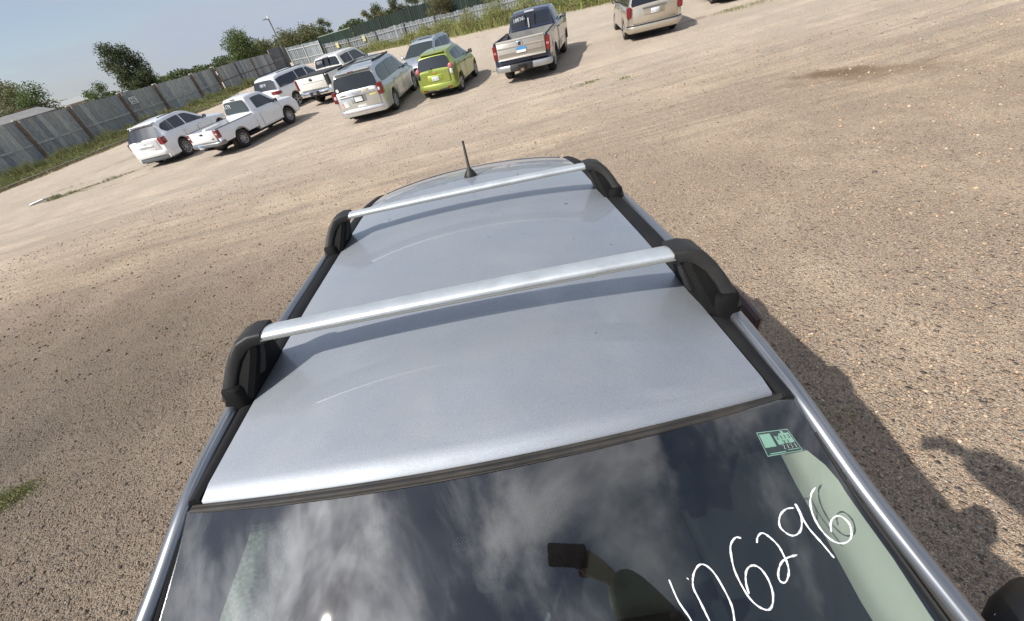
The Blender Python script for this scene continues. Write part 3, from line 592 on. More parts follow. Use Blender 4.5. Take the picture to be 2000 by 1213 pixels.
for k, (a, b) in enumerate(zip(pts[:-1], pts[1:])):
    Ls, an = seg(a, b); q = MB(); q.rbox(.03, Ls-.06, -.09, .09, -.03, .14, .025, axis='x', n=2); o = q.build('edging_timber', TIM, None, 40); o.location = (a[0], a[1], T(*a)); o.rotation_euler = (0, 0, an+rng.uniform(-.02, .02))
    tag(o, lb[k], 'timber', 'timbers edging the weeds')
r = empty('trim_strip', (-17.4, 19.95, T(-17.4, 19.95)), R_(10), 'bent white and black car trim strip lying on the gravel', 'debris')
for nm, z, m in (('white_face', .05, mat('white_plastic', (.75, .75, .74), .4)), ('dark_edge', .02, mat('dark_plastic', (.03, .03, .03), .5))):
    q = MB(); rings = []
    for k in range(9):
        t = k/8; x = -.55+1.1*t; y = .18*t*t; w = .07*(1-.5*t) if nm == 'white_face' else .10
        zz_ = z+.05*math.sin(t*2.6)*(1 if nm == 'white_face' else .8); rings.append([(x, y-w, zz_-.012), (x, y+w, zz_-.012), (x, y+w*.7, zz_+.012), (x, y-w*.7, zz_+.012)])
    if nm == 'white_face': rings = rings[:5]
    q.loft(rings, True, True); q.build(nm, m, r, 40)

# ------------------------------------------------------------------ vehicles
RUB = mat('tyre_rubber', (.018, .018, .018), .85, dirt=((.16, .13, .10), 5, .35))
UND = mat('underbody_black', (.008, .008, .008), .9)
ALLOY = mat('alloy', (.42, .42, .43), .35, .7)
PLAS = mat('black_trim', (.022, .022, .023), .55)
CHR = mat('chrome', (.75, .76, .78), .12, 1.0)
GLD = mat('privacy_glass', (.010, .011, .013), .02, 0, 0, 1.0)
def hardglass(m):
    b = m.node_tree.nodes['Principled BSDF']; b.inputs['IOR'].default_value = 1.5; return m
hardglass(GLD)
GLC = mat('tinted_window', (.035, .043, .040), .02, 0, 0, 1.0)
hardglass(GLC)
SEAM = mat('seam', (.015, .015, .015), .9)
RED = mat('red_lens', (.17, .008, .010), .12, 0, .6)
REDP = mat('clear_red_lens', (.48, .13, .15), .1, 0, .8)
CLR = mat('clear_lens', (.62, .62, .64), .1, .2, .6)
PLT = mat('licence_plate', (.66, .68, .70), .5)
BLU = mat('blue_print', (.06, .25, .55), .5)
INK = mat('plate_ink', (.05, .05, .09), .6)
MARK = mat('white_marker', (.80, .81, .83), .6, noise=(90, .16))
STICK = mat('yellow_sticker', (.60, .52, .20), .6)
PAPER = mat('paper_white', (.7, .7, .68), .6)
SEATM = mat('grey_seat', (.17, .165, .16), .9)
DIG = {'0': [[(.5, 1), (.15, .7), (.2, .2), (.5, 0), (.85, .3), (.8, .8), (.5, 1)]], '1': [[(.5, 1), (.5, 0)]], '2': [[(.15, .8), (.5, 1), (.8, .75), (.15, 0), (.9, .05)]],
       '3': [[(.15, .95), (.8, .9), (.4, .55), (.85, .3), (.15, 0)]], '4': [[(.25, 1), (.2, .5), (.85, .55)], [(.75, 1), (.7, 0)]], '6': [[(.7, 1), (.2, .5), (.3, .05), (.8, .15), (.7, .5), (.25, .4)]],
       '7': [[(.1, .95), (.85, .95), (.4, 0)]], '8': [[(.75, .85), (.4, 1), (.25, .7), (.8, .25), (.4, 0), (.2, .3), (.75, .85)]], '5': [[(.8, 1), (.25, .95), (.25, .55), (.75, .5), (.7, .1), (.15, .05)]],
       '9': [[(.8, .8), (.4, 1), (.2, .65), (.6, .5), (.85, .95), (.7, 0)]], 'C': [[(.8, .9), (.3, .8), (.25, .2), (.85, .1)]], 'm': [[(.1, 0), (.15, .6), (.4, .5), (.45, 0)], [(.45, .5), (.8, .6), (.85, 0)]]}
def scribble(txt, fn, s, parent, name='marker_number', r=.012, skew=0):
    """handwriting: fn(u, v) -> point on the glass; u runs along the text, v up, metres"""
    mb = MB(); x = 0
    for ch in txt:
        for st in DIG.get(ch, []):
            mb.tube([fn(x+(a*.62+b*skew)*s, b*s) for a, b in st], r, 5)
        x += s*.72
    return mb.build(name, MARK, parent)
WHEELS = {}
def wheel_meshes(style, R, rw, w):
    key = (style, R, rw)
    if key in WHEELS: return WHEELS[key]
    t = MB(); prof = [(rw-.01, -w/2+.02), (rw+.015, -w/2), (R*.86, -w/2-.006), (R*.965, -w/2+.015), (R, -w/2+.045), (R, w/2-.045), (R*.965, w/2-.015), (R*.86, w/2+.006), (rw+.015, w/2), (rw-.01, w/2-.02)]
    t.lathe(prof, 30)
    rm = MB(); rm.lathe([(rw, w/2-.02), (rw*.97, w/2-.005), (rw*.90, w/2-.012), (rw*.86, w/2-.07), (rw*.84, -w/2+.03)], 26)
    hb = MB(); hb.lathe([(rw*.84, w/2-.10), (rw*.3, w/2-.10), (0.001, w/2-.10)], 20)
    ns = {'spoke5': 5, 'spoke10': 10, 'spoke7': 7, 'steel': 8}[style]
    if style == 'steel':
        rm.lathe([(rw*.66, w/2-.05), (rw*.58, w/2-.028), (rw*.50, w/2-.03), (rw*.44, w/2-.055)], 24); rm.lathe([(rw*.46, w/2-.06), (rw*.30, w/2-.03), (rw*.26, w/2+.0), (.001, w/2+.005)], 18)
    for k in range(ns):
        a = 2*math.pi*k/ns; ws = rw*({5: .17, 10: .075, 7: .12, 8: .06}[ns]); ca, sa = math.cos(a), math.sin(a)
        pts = []
        for rr, ww, h in ((rw*.12, ws*.9, w/2-.020), (rw*.55, ws, w/2-.022), (rw*.91, ws*1.35, w/2-.010)):
            pts.append([(h-.03, rr*ca-ww*sa, rr*sa+ww*ca), (h, rr*ca-ww*.7*sa, rr*sa+ww*.7*ca), (h, rr*ca+ww*.7*sa, rr*sa-ww*.7*ca), (h-.03, rr*ca+ww*sa, rr*sa-ww*ca)])
        rm.loft(pts, True, True)
    rm.lathe([(rw*.2, w/2-.04), (rw*.2, w/2-.012), (rw*.16, w/2-.004), (.001, w/2-.004)], 14)
    WHEELS[key] = (t, rm, hb); return WHEELS[key]
WCACHE = {}
def wheel(parent, x, y, z, style, R, rw, w, side, turn=0):
    if (style, R, rw) not in WCACHE:
        t, rm, hb = wheel_meshes(style, R, rw, w); o = hb.build('wheel', UND, parent); a = t.build('tyre', RUB, o, 40); b = rm.build('rim', ALLOY, o, 35)
        WCACHE[(style, R, rw)] = (o.data, a.data, b.data)
    else:
        ds = WCACHE[(style, R, rw)]; o = bpy.data.objects.new('wheel', ds[0]); COL.objects.link(o); o.parent = parent
        for nm, d in (('tyre', ds[1]), ('rim', ds[2])):
            c = bpy.data.objects.new(nm, d); COL.objects.link(c); c.parent = o
    o.location = (x, y, z); o.rotation_euler = (random.uniform(0, 1), 0, (0 if side > 0 else math.pi)+turn); return o
def itp(tab, y): return float(np.interp(y, [a for a, b in tab], [b for a, b in tab]))
class Veh:
    def __init__(s, root, S, m):
        s.r = root; s.S = S; s.m = m; s.R = S['R']
    def half(s, y):
        S = s.S; W = itp(S['w'], y); zb = S.get('sill', .27); zb = itp(zb, y) if isinstance(zb, list) else zb
        zt = itp(S['top'], y); zl = min(itp(S['belt'], y), zt-.02); wt = itp(S['wt'], y); ar = s.R+.055
        for yc in S['axles']:
            if abs(y-yc) < ar: zb = max(zb, s.R+math.sqrt(max(0, ar*ar-(y-yc)**2)))
        k = smoothstep(.06, .38, zt-zl); gap = zt-zl
        zb = min(zb, zl-.12)
        zm = max(zb+.06, min(.72, zl-.14)); flare = 0
        for yc in S['axles']:
            flare = max(flare, .022*smoothstep(ar+.16, ar-.02, abs(y-yc)))
        pts = [(W-.05, zb), (W-.012+flare, zb+.035), (W+flare*.7, zm), (W-.012, zl-.075), (W-.045, zl)]
        hoodp = [(W-.075, zl+.012), (W-.14, zl+gap*.55), (W-.26, zl+gap*.84)]
        cabp = [(W-.075, zl+.02), (wt+.035, zt-.085), (wt-.015, zt-.03)]
        for a, b in zip(hoodp, cabp): pts.append((lerp(a[0], b[0], k), lerp(a[1], b[1], k)))
        xr = pts[-1][0]; pts += [(xr*.62, lerp(pts[-1][1], zt, .78)), (0, zt)]
        return pts
    def body(s, y0, y1, name='body', m=None):
        S = s.S; ar = s.R+.055; ys = set(np.round(np.arange(y0, y1, .11), 3)) | {y0, y1}
        for t in ('top', 'belt', 'w', 'wt'): ys |= {a for a, b in S[t] if y0 < a < y1}
        for yc in S['axles']:
            for k in range(-9, 10): ys.add(yc+ar*math.sin(R_(k*10)))
            ys |= {yc-ar-.004, yc+ar+.004}
        ys = sorted(y for y in ys if y0 <= y <= y1); cl = [ys[0]]
        for y in ys[1:]:
            if y-cl[-1] > .003: cl.append(y)
        rings = []
        for y in cl:
            h = s.half(y); rings.append([(x, y, z) for x, z in h]+[(-x, y, z) for x, z in h[::-1][1:]])
        mb = MB(); mb.loft(rings, False, False)
        n = len(rings[0])
        for ring, rev in ((rings[0], 1), (rings[-1], 0)):
            mb.add(ring, [tuple(range(n))[::-1] if rev else tuple(range(n))])
        return mb.build(name, m or s.m, s.r, 38)
    def side(s, y, t, sd, off=.006, lo=4, hi=6):
        h = s.half(y); a, b = (Vector(h[5]), Vector(h[6]))
        p = a.lerp(b, t); d = (b-a); nrm = Vector((d.y, -d.x)).normalized()
        if nrm.x < 0: nrm = -nrm
        p += nrm*off; return (sd*p.x, y, p.y)
    def bside(s, y, t, sd, off=.005):
        h = s.half(y); pts = [Vector(q) for q in h[1:5]]; L = [(pts[i+1]-pts[i]).length for i in range(3)]; d = t*sum(L)
        for i in range(3):
            if d <= L[i] or i == 2: break
            d -= L[i]
        p = pts[i].lerp(pts[i+1], d/L[i] if L[i] else 0); e = pts[i+1]-pts[i]; nrm = Vector((e.y, -e.x)).normalized()
        if nrm.x < 0: nrm = -nrm
        return (sd*(p.x+nrm.x*off), y, p.y+nrm.y*off)
    def window(s, tab, sd, m=GLD, name='side_window', off=.007, parent=None):
        """tab: [(y, tlo, thi)]"""
        mb = MB(); rings = []
        y0, y1 = tab[0][0], tab[-1][0]; n = max(4, int((y1-y0)/.08))
        for k in range(n+1):
            y = lerp(y0, y1, k/n); lo = float(np.interp(y, [q[0] for q in tab], [q[1] for q in tab])); hi = float(np.interp(y, [q[0] for q in tab], [q[2] for q in tab]))
            rings.append([s.side(y, lerp(lo, hi, j/3), sd, off) for j in range(4)])
        mb.loft(rings, False); return mb.build(name, m, parent or s.r, 180)
    def door(s, y0, y1, sd, t0=.06, t1=.98, handle=None, name='door'):
        for nm, g, off, mm in (('door_gap', .014, .003, SEAM), (name, 0, .006, s.m)):
            mb = MB(); rings = []; n = max(3, int((y1-y0)/.12))
            for k in range(n+1):
                y = lerp(y0-g, y1+g, k/n); h = s.half(y); rings.append([s.bside(y, lerp(max(t0-g*.5, 0), t1, j/5), sd, off) for j in range(6)])
            mb.loft(rings, False); o = mb.build(nm, mm, s.r, 180)
        if handle:
            y, z = handle; W = s.half(y)[2][0]; q = MB(); xa = W-.005; q.rbox(min(sd*xa, sd*(xa+.05)), max(sd*xa, sd*(xa+.05)), y-.09, y+.09, z-.02, z+.02, .015, axis='y'); q.build('handle', s.S.get('hm', s.m), o, 40)
        return o
    def slab(s, ya, za, wa, yb, zb_, wb, m, name, off=.014, crown=.035, rnd=.0, parent=None, n=8):
        """bowed sheet on a sloped face of the body, from (ya, za) to (yb, zb), half widths wa, wb"""
        d = Vector((yb-ya, zb_-za)).normalized(); nr = Vector((-d.y, d.x)); nr = nr if nr.y > 0 else -nr
        rows = 5; rings = []
        for i in range(rows+1):
            t = i/rows; w = lerp(wa, wb, t); e = .0
            if rnd and i in (0, rows): w -= rnd
            y, z = lerp(ya, yb, t)+nr.x*off, lerp(za, zb_, t)+nr.y*off
            rings.append([(w*(2*j/n-1), y+0, z-crown*((2*j/n-1)**2)*(w/max(wa, wb))**2) for j in range(n+1)])
        mb = MB(); mb.loft(rings, False); return mb.build(name, m, parent or s.r, 180)
    def mirror(s, y, z, sd, m=None):
        W = s.half(y)[4][0]; q = MB(); xa, xb = sorted((sd*(W-.02), sd*(W+.20))); q.rbox(*sorted((sd*(W+.03), sd*(W+.18))), y-.05, y+.05, z-.02, z+.12, .045, axis='x'); o = q.build('mirror', m or s.m, s.r, 45)
        q = MB(); q.tube([(sd*(W-.05), y, z+.0), (sd*(W+.07), y, z+.03)], .03, 6); q.build('mirror_arm', PLAS, o)
        q = MB(); q.rbox(*sorted((sd*(W+.045), sd*(W+.165))), y-.056, y-.049, z-.005, z+.105, .03, axis='y'); q.build('mirror_glass', mat('mirror_glass', (.6, .62, .65), .03, 1.0), o, 45)
    def under(s, y0, y1, zb=.2, zt=.62):
        q = MB(); W = itp(s.S['w'], 0); q.box(-W+.27, W-.27, y0, y1, zb, zt)
        for yc in s.S['axles']: q.tube([(-W+.2, yc, s.R), (W-.2, yc, s.R)], .05, 8)
        q.box(-W+.10, W-.10, s.S['axles'][0]+s.R+.12, s.S['axles'][1]-s.R-.12, zb, zb+.12); q.build('underbody', UND, s.r)
    def wheels(s, style, rw, w=.22, turn=0):
        W = itp(s.S['w'], 0)-.012
        for yc in s.S['axles']:
            for sd in (1, -1): wheel(s.r, sd*(W-w/2), yc, s.R, style, s.R, rw, w, sd, turn if yc > 1 else 0)
    def rbx(s, name, x0, x1, y0, y1, z0, z1, r, m, parent=None, axis='y', c=45):
        q = MB(); q.rbox(x0, x1, y0, y1, z0, z1, r, axis=axis); return q.build(name, m, parent or s.r, c)
    def plate(s, y, x, z, w=.32, h=.16, blue=True, txt=None, parent=None, fram=None):
        if fram: s.rbx('plate_frame', x-w/2-.03, x+w/2+.03, y-.006, y+.004, z-.03, z+h+.03, .02, fram, parent)
        p = s.rbx('licence_plate', x-w/2, x+w/2, y-.014, y-.004, z, z+h, .01, PLT, parent)
        p2 = p if parent is None else parent
        if blue:
            q = MB(); q.box(x-w/2+.01, x+w/2-.01, y-.018, y-.0145, z+h*.62, z+h-.008); q.build('plate_band', BLU, p2)
        if txt: letters(txt, h*.55, INK, p2, (x, y-.016, z+h*.14), extr=.001)
        return p
    def bumper(s, y, z0, z1, m, wrap=.42, name='bumper', proud=.03, W=None):
        """bar that wraps the two rear corners"""
        sgn = -1 if y < 1 else 1
        W = W or itp(s.S['w'], y-sgn*.05)
        plan = [(-W-.006, y-sgn*wrap), (-W-.006, y-sgn*.16), (-W+.05, y-sgn*.05), (-W+.20, y), (0, y+sgn*.035), (W-.20, y), (W-.05, y-sgn*.05), (W+.006, y-sgn*.16), (W+.006, y-sgn*wrap)]
        plan = [Vector((a, b)) for a, b in plan]; rings = []
        for i, p in enumerate(plan):
            d = (plan[min(i+1, len(plan)-1)]-plan[max(i-1, 0)]).normalized(); nr = Vector((d.y, -d.x))*(1 if sgn < 0 else -1)
            rings.append([(p.x+nr.x*q, p.y+nr.y*q, z) for q, z in ((-.03, z0), (proud*.6, z0+.01), (proud, lerp(z0, z1, .35)), (proud, lerp(z0, z1, .7)), (proud*.5, z1-.01), (-.03, z1))])
        mb = MB(); mb.loft(rings, False); mb.add(rings[0], [tuple(range(6))]); mb.add(rings[-1], [tuple(range(6))[::-1]]); return mb.build(name, m, s.r, 45)
def cab_inside(v, y0, seats, zf=.35, zs=.62, W=.6, wheel_y=None):
    q = MB(); q.box(-W, W, y0-.2, y0+seats[-1]+.9, zf, zf+.05); q.build('cabin_floor', UND, v.r)
    for dy in seats:
        for sx_ in (-.36, .36):
            q = MB(); q.rbox(sx_-.24, sx_+.24, y0+dy, y0+dy+.48, zs-.15, zs+.02, .06, axis='x'); q.rbox(sx_-.24, sx_+.24, y0+dy-.12, y0+dy+.02, zs, zs+.62, .06, axis='x'); q.rbox(sx_-.12, sx_+.12, y0+dy-.13, y0+dy-.02, zs+.63, zs+.80, .04, axis='x'); q.build('seat', SEATM, v.r, 45)
def pickup_bed(v, y0, y1, zr, W, zfl, m, mi, axle=0, cover=None):
    """open box: outer side with wheel arch, rail, inner wall, floor, front wall"""
    ar = v.R+.06; 
    for sd in (1, -1):
        rings = []; ys = sorted(set(list(np.linspace(y0, y1, 16))+[axle+ar*math.sin(R_(k*10)) for k in range(-9, 10)]+[axle-ar-.004, axle+ar+.004])); ys = [y for y in ys if y0 <= y <= y1]
        for y in ys:
            zb = .48; fl = .03*smoothstep(ar+.15, ar-.02, abs(y-axle))
            if abs(y-axle) < ar: zb = max(zb, v.R+math.sqrt(ar*ar-(y-axle)**2))
            sec = [(W-.06, zb), (W-.008+fl, zb+.03), (W+fl*.5, max(zb+.07, .84)), (W-.015, zr-.10), (W-.03, zr-.015), (W-.05, zr), (W-.105, zr), (W-.115, zr-.02), (W-.125, zfl+.02), (W-.13, zfl)]
            rings.append([(sd*a, y, z) for a, z in sec])
        mb = MB(); mb.loft(rings, False); mb.add(rings[0], [tuple(range(10))]); mb.add(rings[-1], [tuple(range(10))]); mb.build('bed_side', m, v.r, 38)
    q = MB(); q.box(-W+.12, W-.12, y0+.03, y1, zfl-.04, zfl)
    for k in range(9):
        xx = -W+.25+k*(2*W-.5)/8; q.box(xx-.03, xx+.03, y0+.04, y1-.02, zfl+.001, zfl+.016)
    q.box(-W+.12, W-.12, y1-.05, y1, zfl+.001, zr-.01); q.box(-W+.125, W-.125, y0+.02, y0+.08, zfl+.001, zr-.06)
    for sd in (1, -1): q.rbox(*sorted((sd*(W-.34), sd*(W-.13))), axle-.42, axle+.42, zfl+.002, zfl+.24, .06, axis='x')
    q.build('bed_liner', mi, v.r, 40)
    for sd in (1, -1): v.rbx('bed_rail_cap', *sorted((sd*(W-.10), sd*(W-.035))), y0+.02, y1-.01, zr+.001, zr+.014, .005, PLAS)
    if cover: v.rbx('bed_cover', -W+.06, W-.06, y0+.02, y1-.02, zr+.015, zr+.055, .015, cover)

WHITE = mat('white_paint', (.74, .75, .76), .28, 0, .8, dirt=((.5, .46, .40), 3, .10))
WHITE2 = mat('cream_white_paint', (.74, .72, .66), .3, 0, .8, dirt=((.5, .46, .40), 3, .12))
SILV = mat('silver_paint', (.60, .62, .61), .33, .65, .8, dirt=((.36, .33, .29), 3, .2))
GREEN = mat('lime_paint', (.28, .34, .055), .34, .4, .9, dirt=((.36, .34, .2), 3, .18))
NAVY = mat('navy_paint', (.012, .018, .045), .25, .2, .9, dirt=((.10, .09, .09), 3, .2))
CHAMP = mat('champagne_paint', (.50, .45, .37), .33, .6, .8, dirt=((.36, .31, .25), 3, .2))
PEWT = mat('pewter_panel', (.46, .43, .39), .35, .5, .4)
GREYB = mat('grey_steel_bumper', (.22, .225, .23), .4, .6)
BEDL = mat('bed_liner_grey', (.20, .20, .19), .75, noise=(3, .25))
SILB = mat('pale_blue_silver_paint', (.47, .51, .53), .33, .6, .8, dirt=((.36, .33, .29), 3, .15))

def place(name, x, y, deg, label, cat, dz=0, group='vehicles parked across the lot'):
    return empty(name, (x, y, T(x, y)+dz), R_(deg), label, cat, group)

# --- white suv, far left
v = Veh(place('suv', -12.05, 21.1, -13.5, 'white suv with red lamps at the left end of the row', 'suv'), dict(R=.365, axles=(0, 2.857),
    top=[(-.95, 1.06), (-.90, 1.12), (-.62, 1.50), (-.55, 1.585), (-.3, 1.635), (.6, 1.68), (1.2, 1.65), (1.5, 1.55), (2.3, 1.13), (2.8, 1.07), (3.5, .96), (3.78, .80), (3.84, .62)],
    belt=[(-.95, 1.03), (-.5, 1.10), (2.2, 1.02), (3.5, .86), (3.84, .58)], w=[(-.95, .80), (-.86, .88), (-.6, .92), (0, .925), (2.8, .925), (3.4, .90), (3.84, .72)],
    wt=[(-.95, .72), (-.6, .62), (0, .66), (1.2, .64), (2.2, .70), (3.8, .6)]), WHITE)
v.body(-.95, 3.84); v.under(-.85, 3.7); v.wheels('spoke10', .245)
v.slab(-.915, 1.10, .80, -.595, 1.52, .62, GLD, 'rear_window', rnd=.04)
v.rbx('rear_spoiler', -.60, .60, -.66, -.42, 1.575, 1.605, .012, WHITE)
for sd in (1, -1):
    v.window([(-.52, .40, .60), (-.40, .10, .84), (.05, .08, .90)], sd, name='quarter_window'); v.window([(.08, .08, .90), (.80, .08, .90)], sd, name='rear_door_window'); v.window([(.88, .08, .90), (1.35, .08, .88), (2.02, .10, .55)], sd, GLD, name='front_door_window')
    v.door(.40, 1.28, sd, handle=(.55, .96)); v.door(1.32, 2.25, sd, handle=(1.5, .95)); v.mirror(1.98, 1.08, sd, PLAS)
    v.rbx('tail_lamp', *sorted((sd*(.66 if sd > 0 else .80), sd*(.895 if sd > 0 else .872))), -.975 if sd > 0 else -.93, -.72, .80, 1.07, .05, RED)
    v.rbx('roof_rail', *sorted((sd*.60, sd*.635)), -.2, 1.25, 1.665, 1.70, .012, PLAS)
v.rbx('tailgate', -.60, .60, -.985, -.93, .58, 1.05, .05, WHITE)
v.rbx('chrome_strip', -.36, .36, -1.01, -.98, .80, .86, .02, CHR); v.rbx('wiper', -.4, -.05, -.985, -.955, 1.085, 1.105, .006, PLAS)
v.bumper(-.97, .42, .62, WHITE, proud=.05); v.bumper(-.955, .24, .41, mat('dark_grey_trim', (.10, .105, .11), .6), name='lower_bumper', proud=.03)
v.rbx('badge', .32, .52, -.992, -.984, .66, .70, .008, CHR); v.rbx('badge', -.06, .06, -.996, -.984, .93, .97, .015, CHR)
v.rbx('side_cladding', .915, .945, .45, 2.4, .24, .36, .02, MATS['dark_grey_trim']); v.rbx('side_cladding', -.945, -.915, .45, 2.4, .24, .36, .02, MATS['dark_grey_trim'])
cab_inside(v, .1, (.1, 1.0))

# --- small white regular-cab pickup
v = Veh(place('pickup_truck', -8.62, 19.35, -28.4, 'small white single-cab pickup with steel wheels, second from the left', 'pickup truck'), dict(R=.345, axles=(0, 2.83), sill=.36,
    top=[(1.02, 1.05), (1.03, 1.2), (1.10, 1.60), (1.16, 1.635), (1.6, 1.66), (1.95, 1.64), (2.1, 1.58), (2.62, 1.16), (2.75, 1.12), (3.4, 1.04), (3.62, .95), (3.68, .75)],
    belt=[(1.02, 1.02), (2.6, 1.03), (3.4, .98), (3.68, .72)], w=[(1.02, .83), (1.3, .855), (3.3, .86), (3.6, .82), (3.68, .76)], wt=[(1.02, .60), (2.0, .60), (2.6, .68), (3.7, .6)]), WHITE)
v.body(1.02, 3.68, 'cab'); v.under(-.9, 3.55, .28, .66); v.wheels('steel', .20, .23)
pickup_bed(v, -1.02, .98, 1.00, .86, .72, WHITE, mat('white_bed_liner', (.55, .56, .56), .6))
v.slab(1.010, 1.10, .70, 1.072, 1.53, .58, GLC, 'rear_window', off=.012, crown=.02, rnd=.03)
v.rbx('brake_lamp', -.12, .12, 1.07, 1.12, 1.565, 1.60, .01, RED)
for sd in (1, -1):
    v.window([(1.36, .08, .86), (1.95, .08, .88), (2.45, .08, .42)], sd, GLC, 'door_window'); v.door(1.30, 2.52, sd, handle=(1.45, .93)); v.mirror(2.36, 1.06, sd, PLAS)
    v.rbx('tail_lamp', *sorted((sd*.70, sd*.868)), -1.045, -.90, .70, .98, .03, RED); v.rbx('lamp_lens', *sorted((sd*.74, sd*.84)), -1.055, -1.04, .82, .87, .01, CLR)
v.rbx('tailgate', -.69, .69, -1.06, -1.0, .60, 1.0, .03, WHITE); v.rbx('tailgate_handle', -.09, .09, -1.075, -1.055, .88, .94, .015, PLAS); v.rbx('badge', .45, .58, -1.07, -1.058, .68, .73, .02, PLAS)
v.bumper(-1.10, .44, .60, GREYB, wrap=.25, proud=.06, W=.84); v.rbx('hitch', -.05, .05, -1.2, -.9, .34, .42, .01, UND)
v.plate(-1.165, -.25, .43, .30, .15, True, '774 KXR')
v.rbx('front_bumper', -.82, .82, 3.66, 3.80, .44, .64, .04, MATS['dark_grey_trim'])
for sd in (1, -1): v.rbx('mud_flap', *sorted((sd*.62, sd*.84)), -.47, -.45, .18, .52, .01, PLAS)
cab_inside(v, 1.25, (.1,), .45, .78, .6)
scribble('C174', lambda a, b: (-.62+a, 1.010-.018+.144*(b+.22-.06*a), 1.10+b+.22-.06*a), .14, v.r); v.rbx('window_sticker', .02, .14, 1.045, 1.052, 1.25, 1.38, .02, PAPER)

# --- white minivan behind
v = Veh(place('minivan', -8.1, 27.0, -30, 'white minivan with wide red lamps behind the small white pickup', 'minivan'), dict(R=.34, axles=(0, 3.0),
    top=[(-1.02, 1.05), (-.98, 1.12), (-.80, 1.58), (-.72, 1.66), (-.4, 1.72), (1.2, 1.75), (1.8, 1.70), (2.9, 1.12), (3.4, 1.02), (3.85, .85), (3.95, .6)],
    belt=[(-1.02, 1.02), (2.9, 1.04), (3.95, .58)], w=[(-1.02, .86), (-.9, .94), (0, .97), (3, .97), (3.95, .75)], wt=[(-1.02, .8), (-.8, .70), (1.6, .70), (2.9, .78), (3.9, .6)]), WHITE)
v.body(-1.02, 3.95); v.under(-.9, 3.8); v.wheels('spoke5', .23)
v.slab(-.99, 1.12, .82, -.83, 1.56, .70, GLD, 'rear_window', rnd=.04)
for sd in (1, -1):
    v.window([(-.72, .10, .88), (.75, .08, .90)], sd, name='quarter_window'); v.window([(.80, .08, .90), (1.55, .08, .90)], sd, name='door_window'); v.window([(1.62, .08, .90), (1.9, .08, .90), (2.65, .08, .50)], sd, GLC, 'door_window')
    v.door(.35, 1.50, sd, handle=(.5, .95)); v.door(1.55, 2.6, sd, handle=(1.7, .95)); v.mirror(2.5, 1.08, sd)
    v.rbx('tail_lamp', *sorted((sd*.40, sd*.955)), -1.06, -.80, .86, 1.02, .05, RED); v.rbx('roof_rail', *sorted((sd*.63, sd*.66)), -.3, 1.6, 1.73, 1.77, .01, PLAS)
v.rbx('tailgate', -.80, .80, -1.05, -1.0, .56, .86, .04, WHITE); v.bumper(-1.05, .28, .56, WHITE, proud=.05)
scribble('10674', lambda a, b: (-.30+a, -1.03+.36*(b+.24), 1.30+b), .13, v.r)

# --- white crew cab pickup
v = Veh(place('pickup_truck', -5.15, 25.3, -25, 'big white crew cab pickup with a black bed cover and cream tailgate', 'pickup truck'), dict(R=.39, axles=(0, 3.67), sill=.42,
    top=[(.52, 1.34), (.54, 1.45), (.62, 1.83), (.72, 1.87), (1.4, 1.91), (2.4, 1.90), (2.6, 1.84), (3.15, 1.42), (3.3, 1.34), (4.2, 1.26), (4.5, 1.1), (4.58, .8)],
    belt=[(.52, 1.30), (3.2, 1.28), (4.2, 1.18), (4.58, .76)], w=[(.52, .97), (1, .995), (4.2, .99), (4.58, .88)], wt=[(.52, .70), (2.4, .70), (3.2, .8), (4.6, .7)]), WHITE2)
v.body(.52, 4.58, 'cab'); v.under(-1.0, 4.4, .34, .75); v.wheels('spoke7', .25, .26)
pickup_bed(v, -1.20, .47, 1.32, .995, .90, WHITE2, BEDL, cover=mat('vinyl_cover', (.03, .03, .032), .7))
v.slab(.54, 1.44, .78, .615, 1.80, .68, GLD, 'rear_window', rnd=.04); v.rbx('window_frame', -.19, -.16, .50, .56, 1.44, 1.78, .005, PLAS); v.rbx('window_frame', .16, .19, .50, .56, 1.44, 1.78, .005, PLAS)
v.rbx('brake_lamp', -.17, .17, .58, .66, 1.815, 1.86, .015, CLR)
for sd in (1, -1):
    v.window([(.78, .10, .86), (1.35, .08, .88), (1.62, .08, .88)], sd, name='rear_door_window'); v.window([(1.70, .08, .88), (2.35, .08, .88), (2.95, .08, .42)], sd, GLC, 'front_door_window')
    v.door(.72, 1.64, sd, handle=(.9, 1.17)); v.door(1.68, 2.98, sd, handle=(1.85, 1.17)); v.mirror(2.85, 1.30, sd, PLAS)
    v.rbx('tail_lamp', *sorted((sd*.86, sd*1.005)), -1.225, -1.05, .84, 1.28, .03, RED if sd < 0 else PLAS)
v.rbx('tailgate', -.84, .84, -1.25, -1.19, .78, 1.32, .03, WHITE2); v.rbx('tailgate_ridge', -.80, .80, -1.265, -1.245, 1.08, 1.13, .02, WHITE2); v.rbx('tailgate_handle', -.10, .10, -1.27, -1.245, 1.14, 1.22, .03, PLAS); v.rbx('badge', -.08, .08, -1.275, -1.25, 1.23, 1.29, .025, CHR)
v.rbx('tail_panel', -.98, .98, -1.19, -1.12, .56, .80, .02, WHITE2); v.bumper(-1.28, .50, .72, CHR, wrap=.25, proud=.05, W=.96); v.rbx('bumper_step', -.30, .30, -1.36, -1.24, .50, .70, .02, PLAS); v.rbx('hitch', -.05, .05, -1.42, -1.0, .40, .48, .01, UND)
q = MB(); q.tube([(-.45, -1.0, .50), (-.2, .2, .45)], .22, 12); q.build('spare_wheel', UND, v.r, 60)
scribble('10774', lambda a, b: (-.62+a, .535+.19*(b+.18), 1.60+b), .12, v.r)

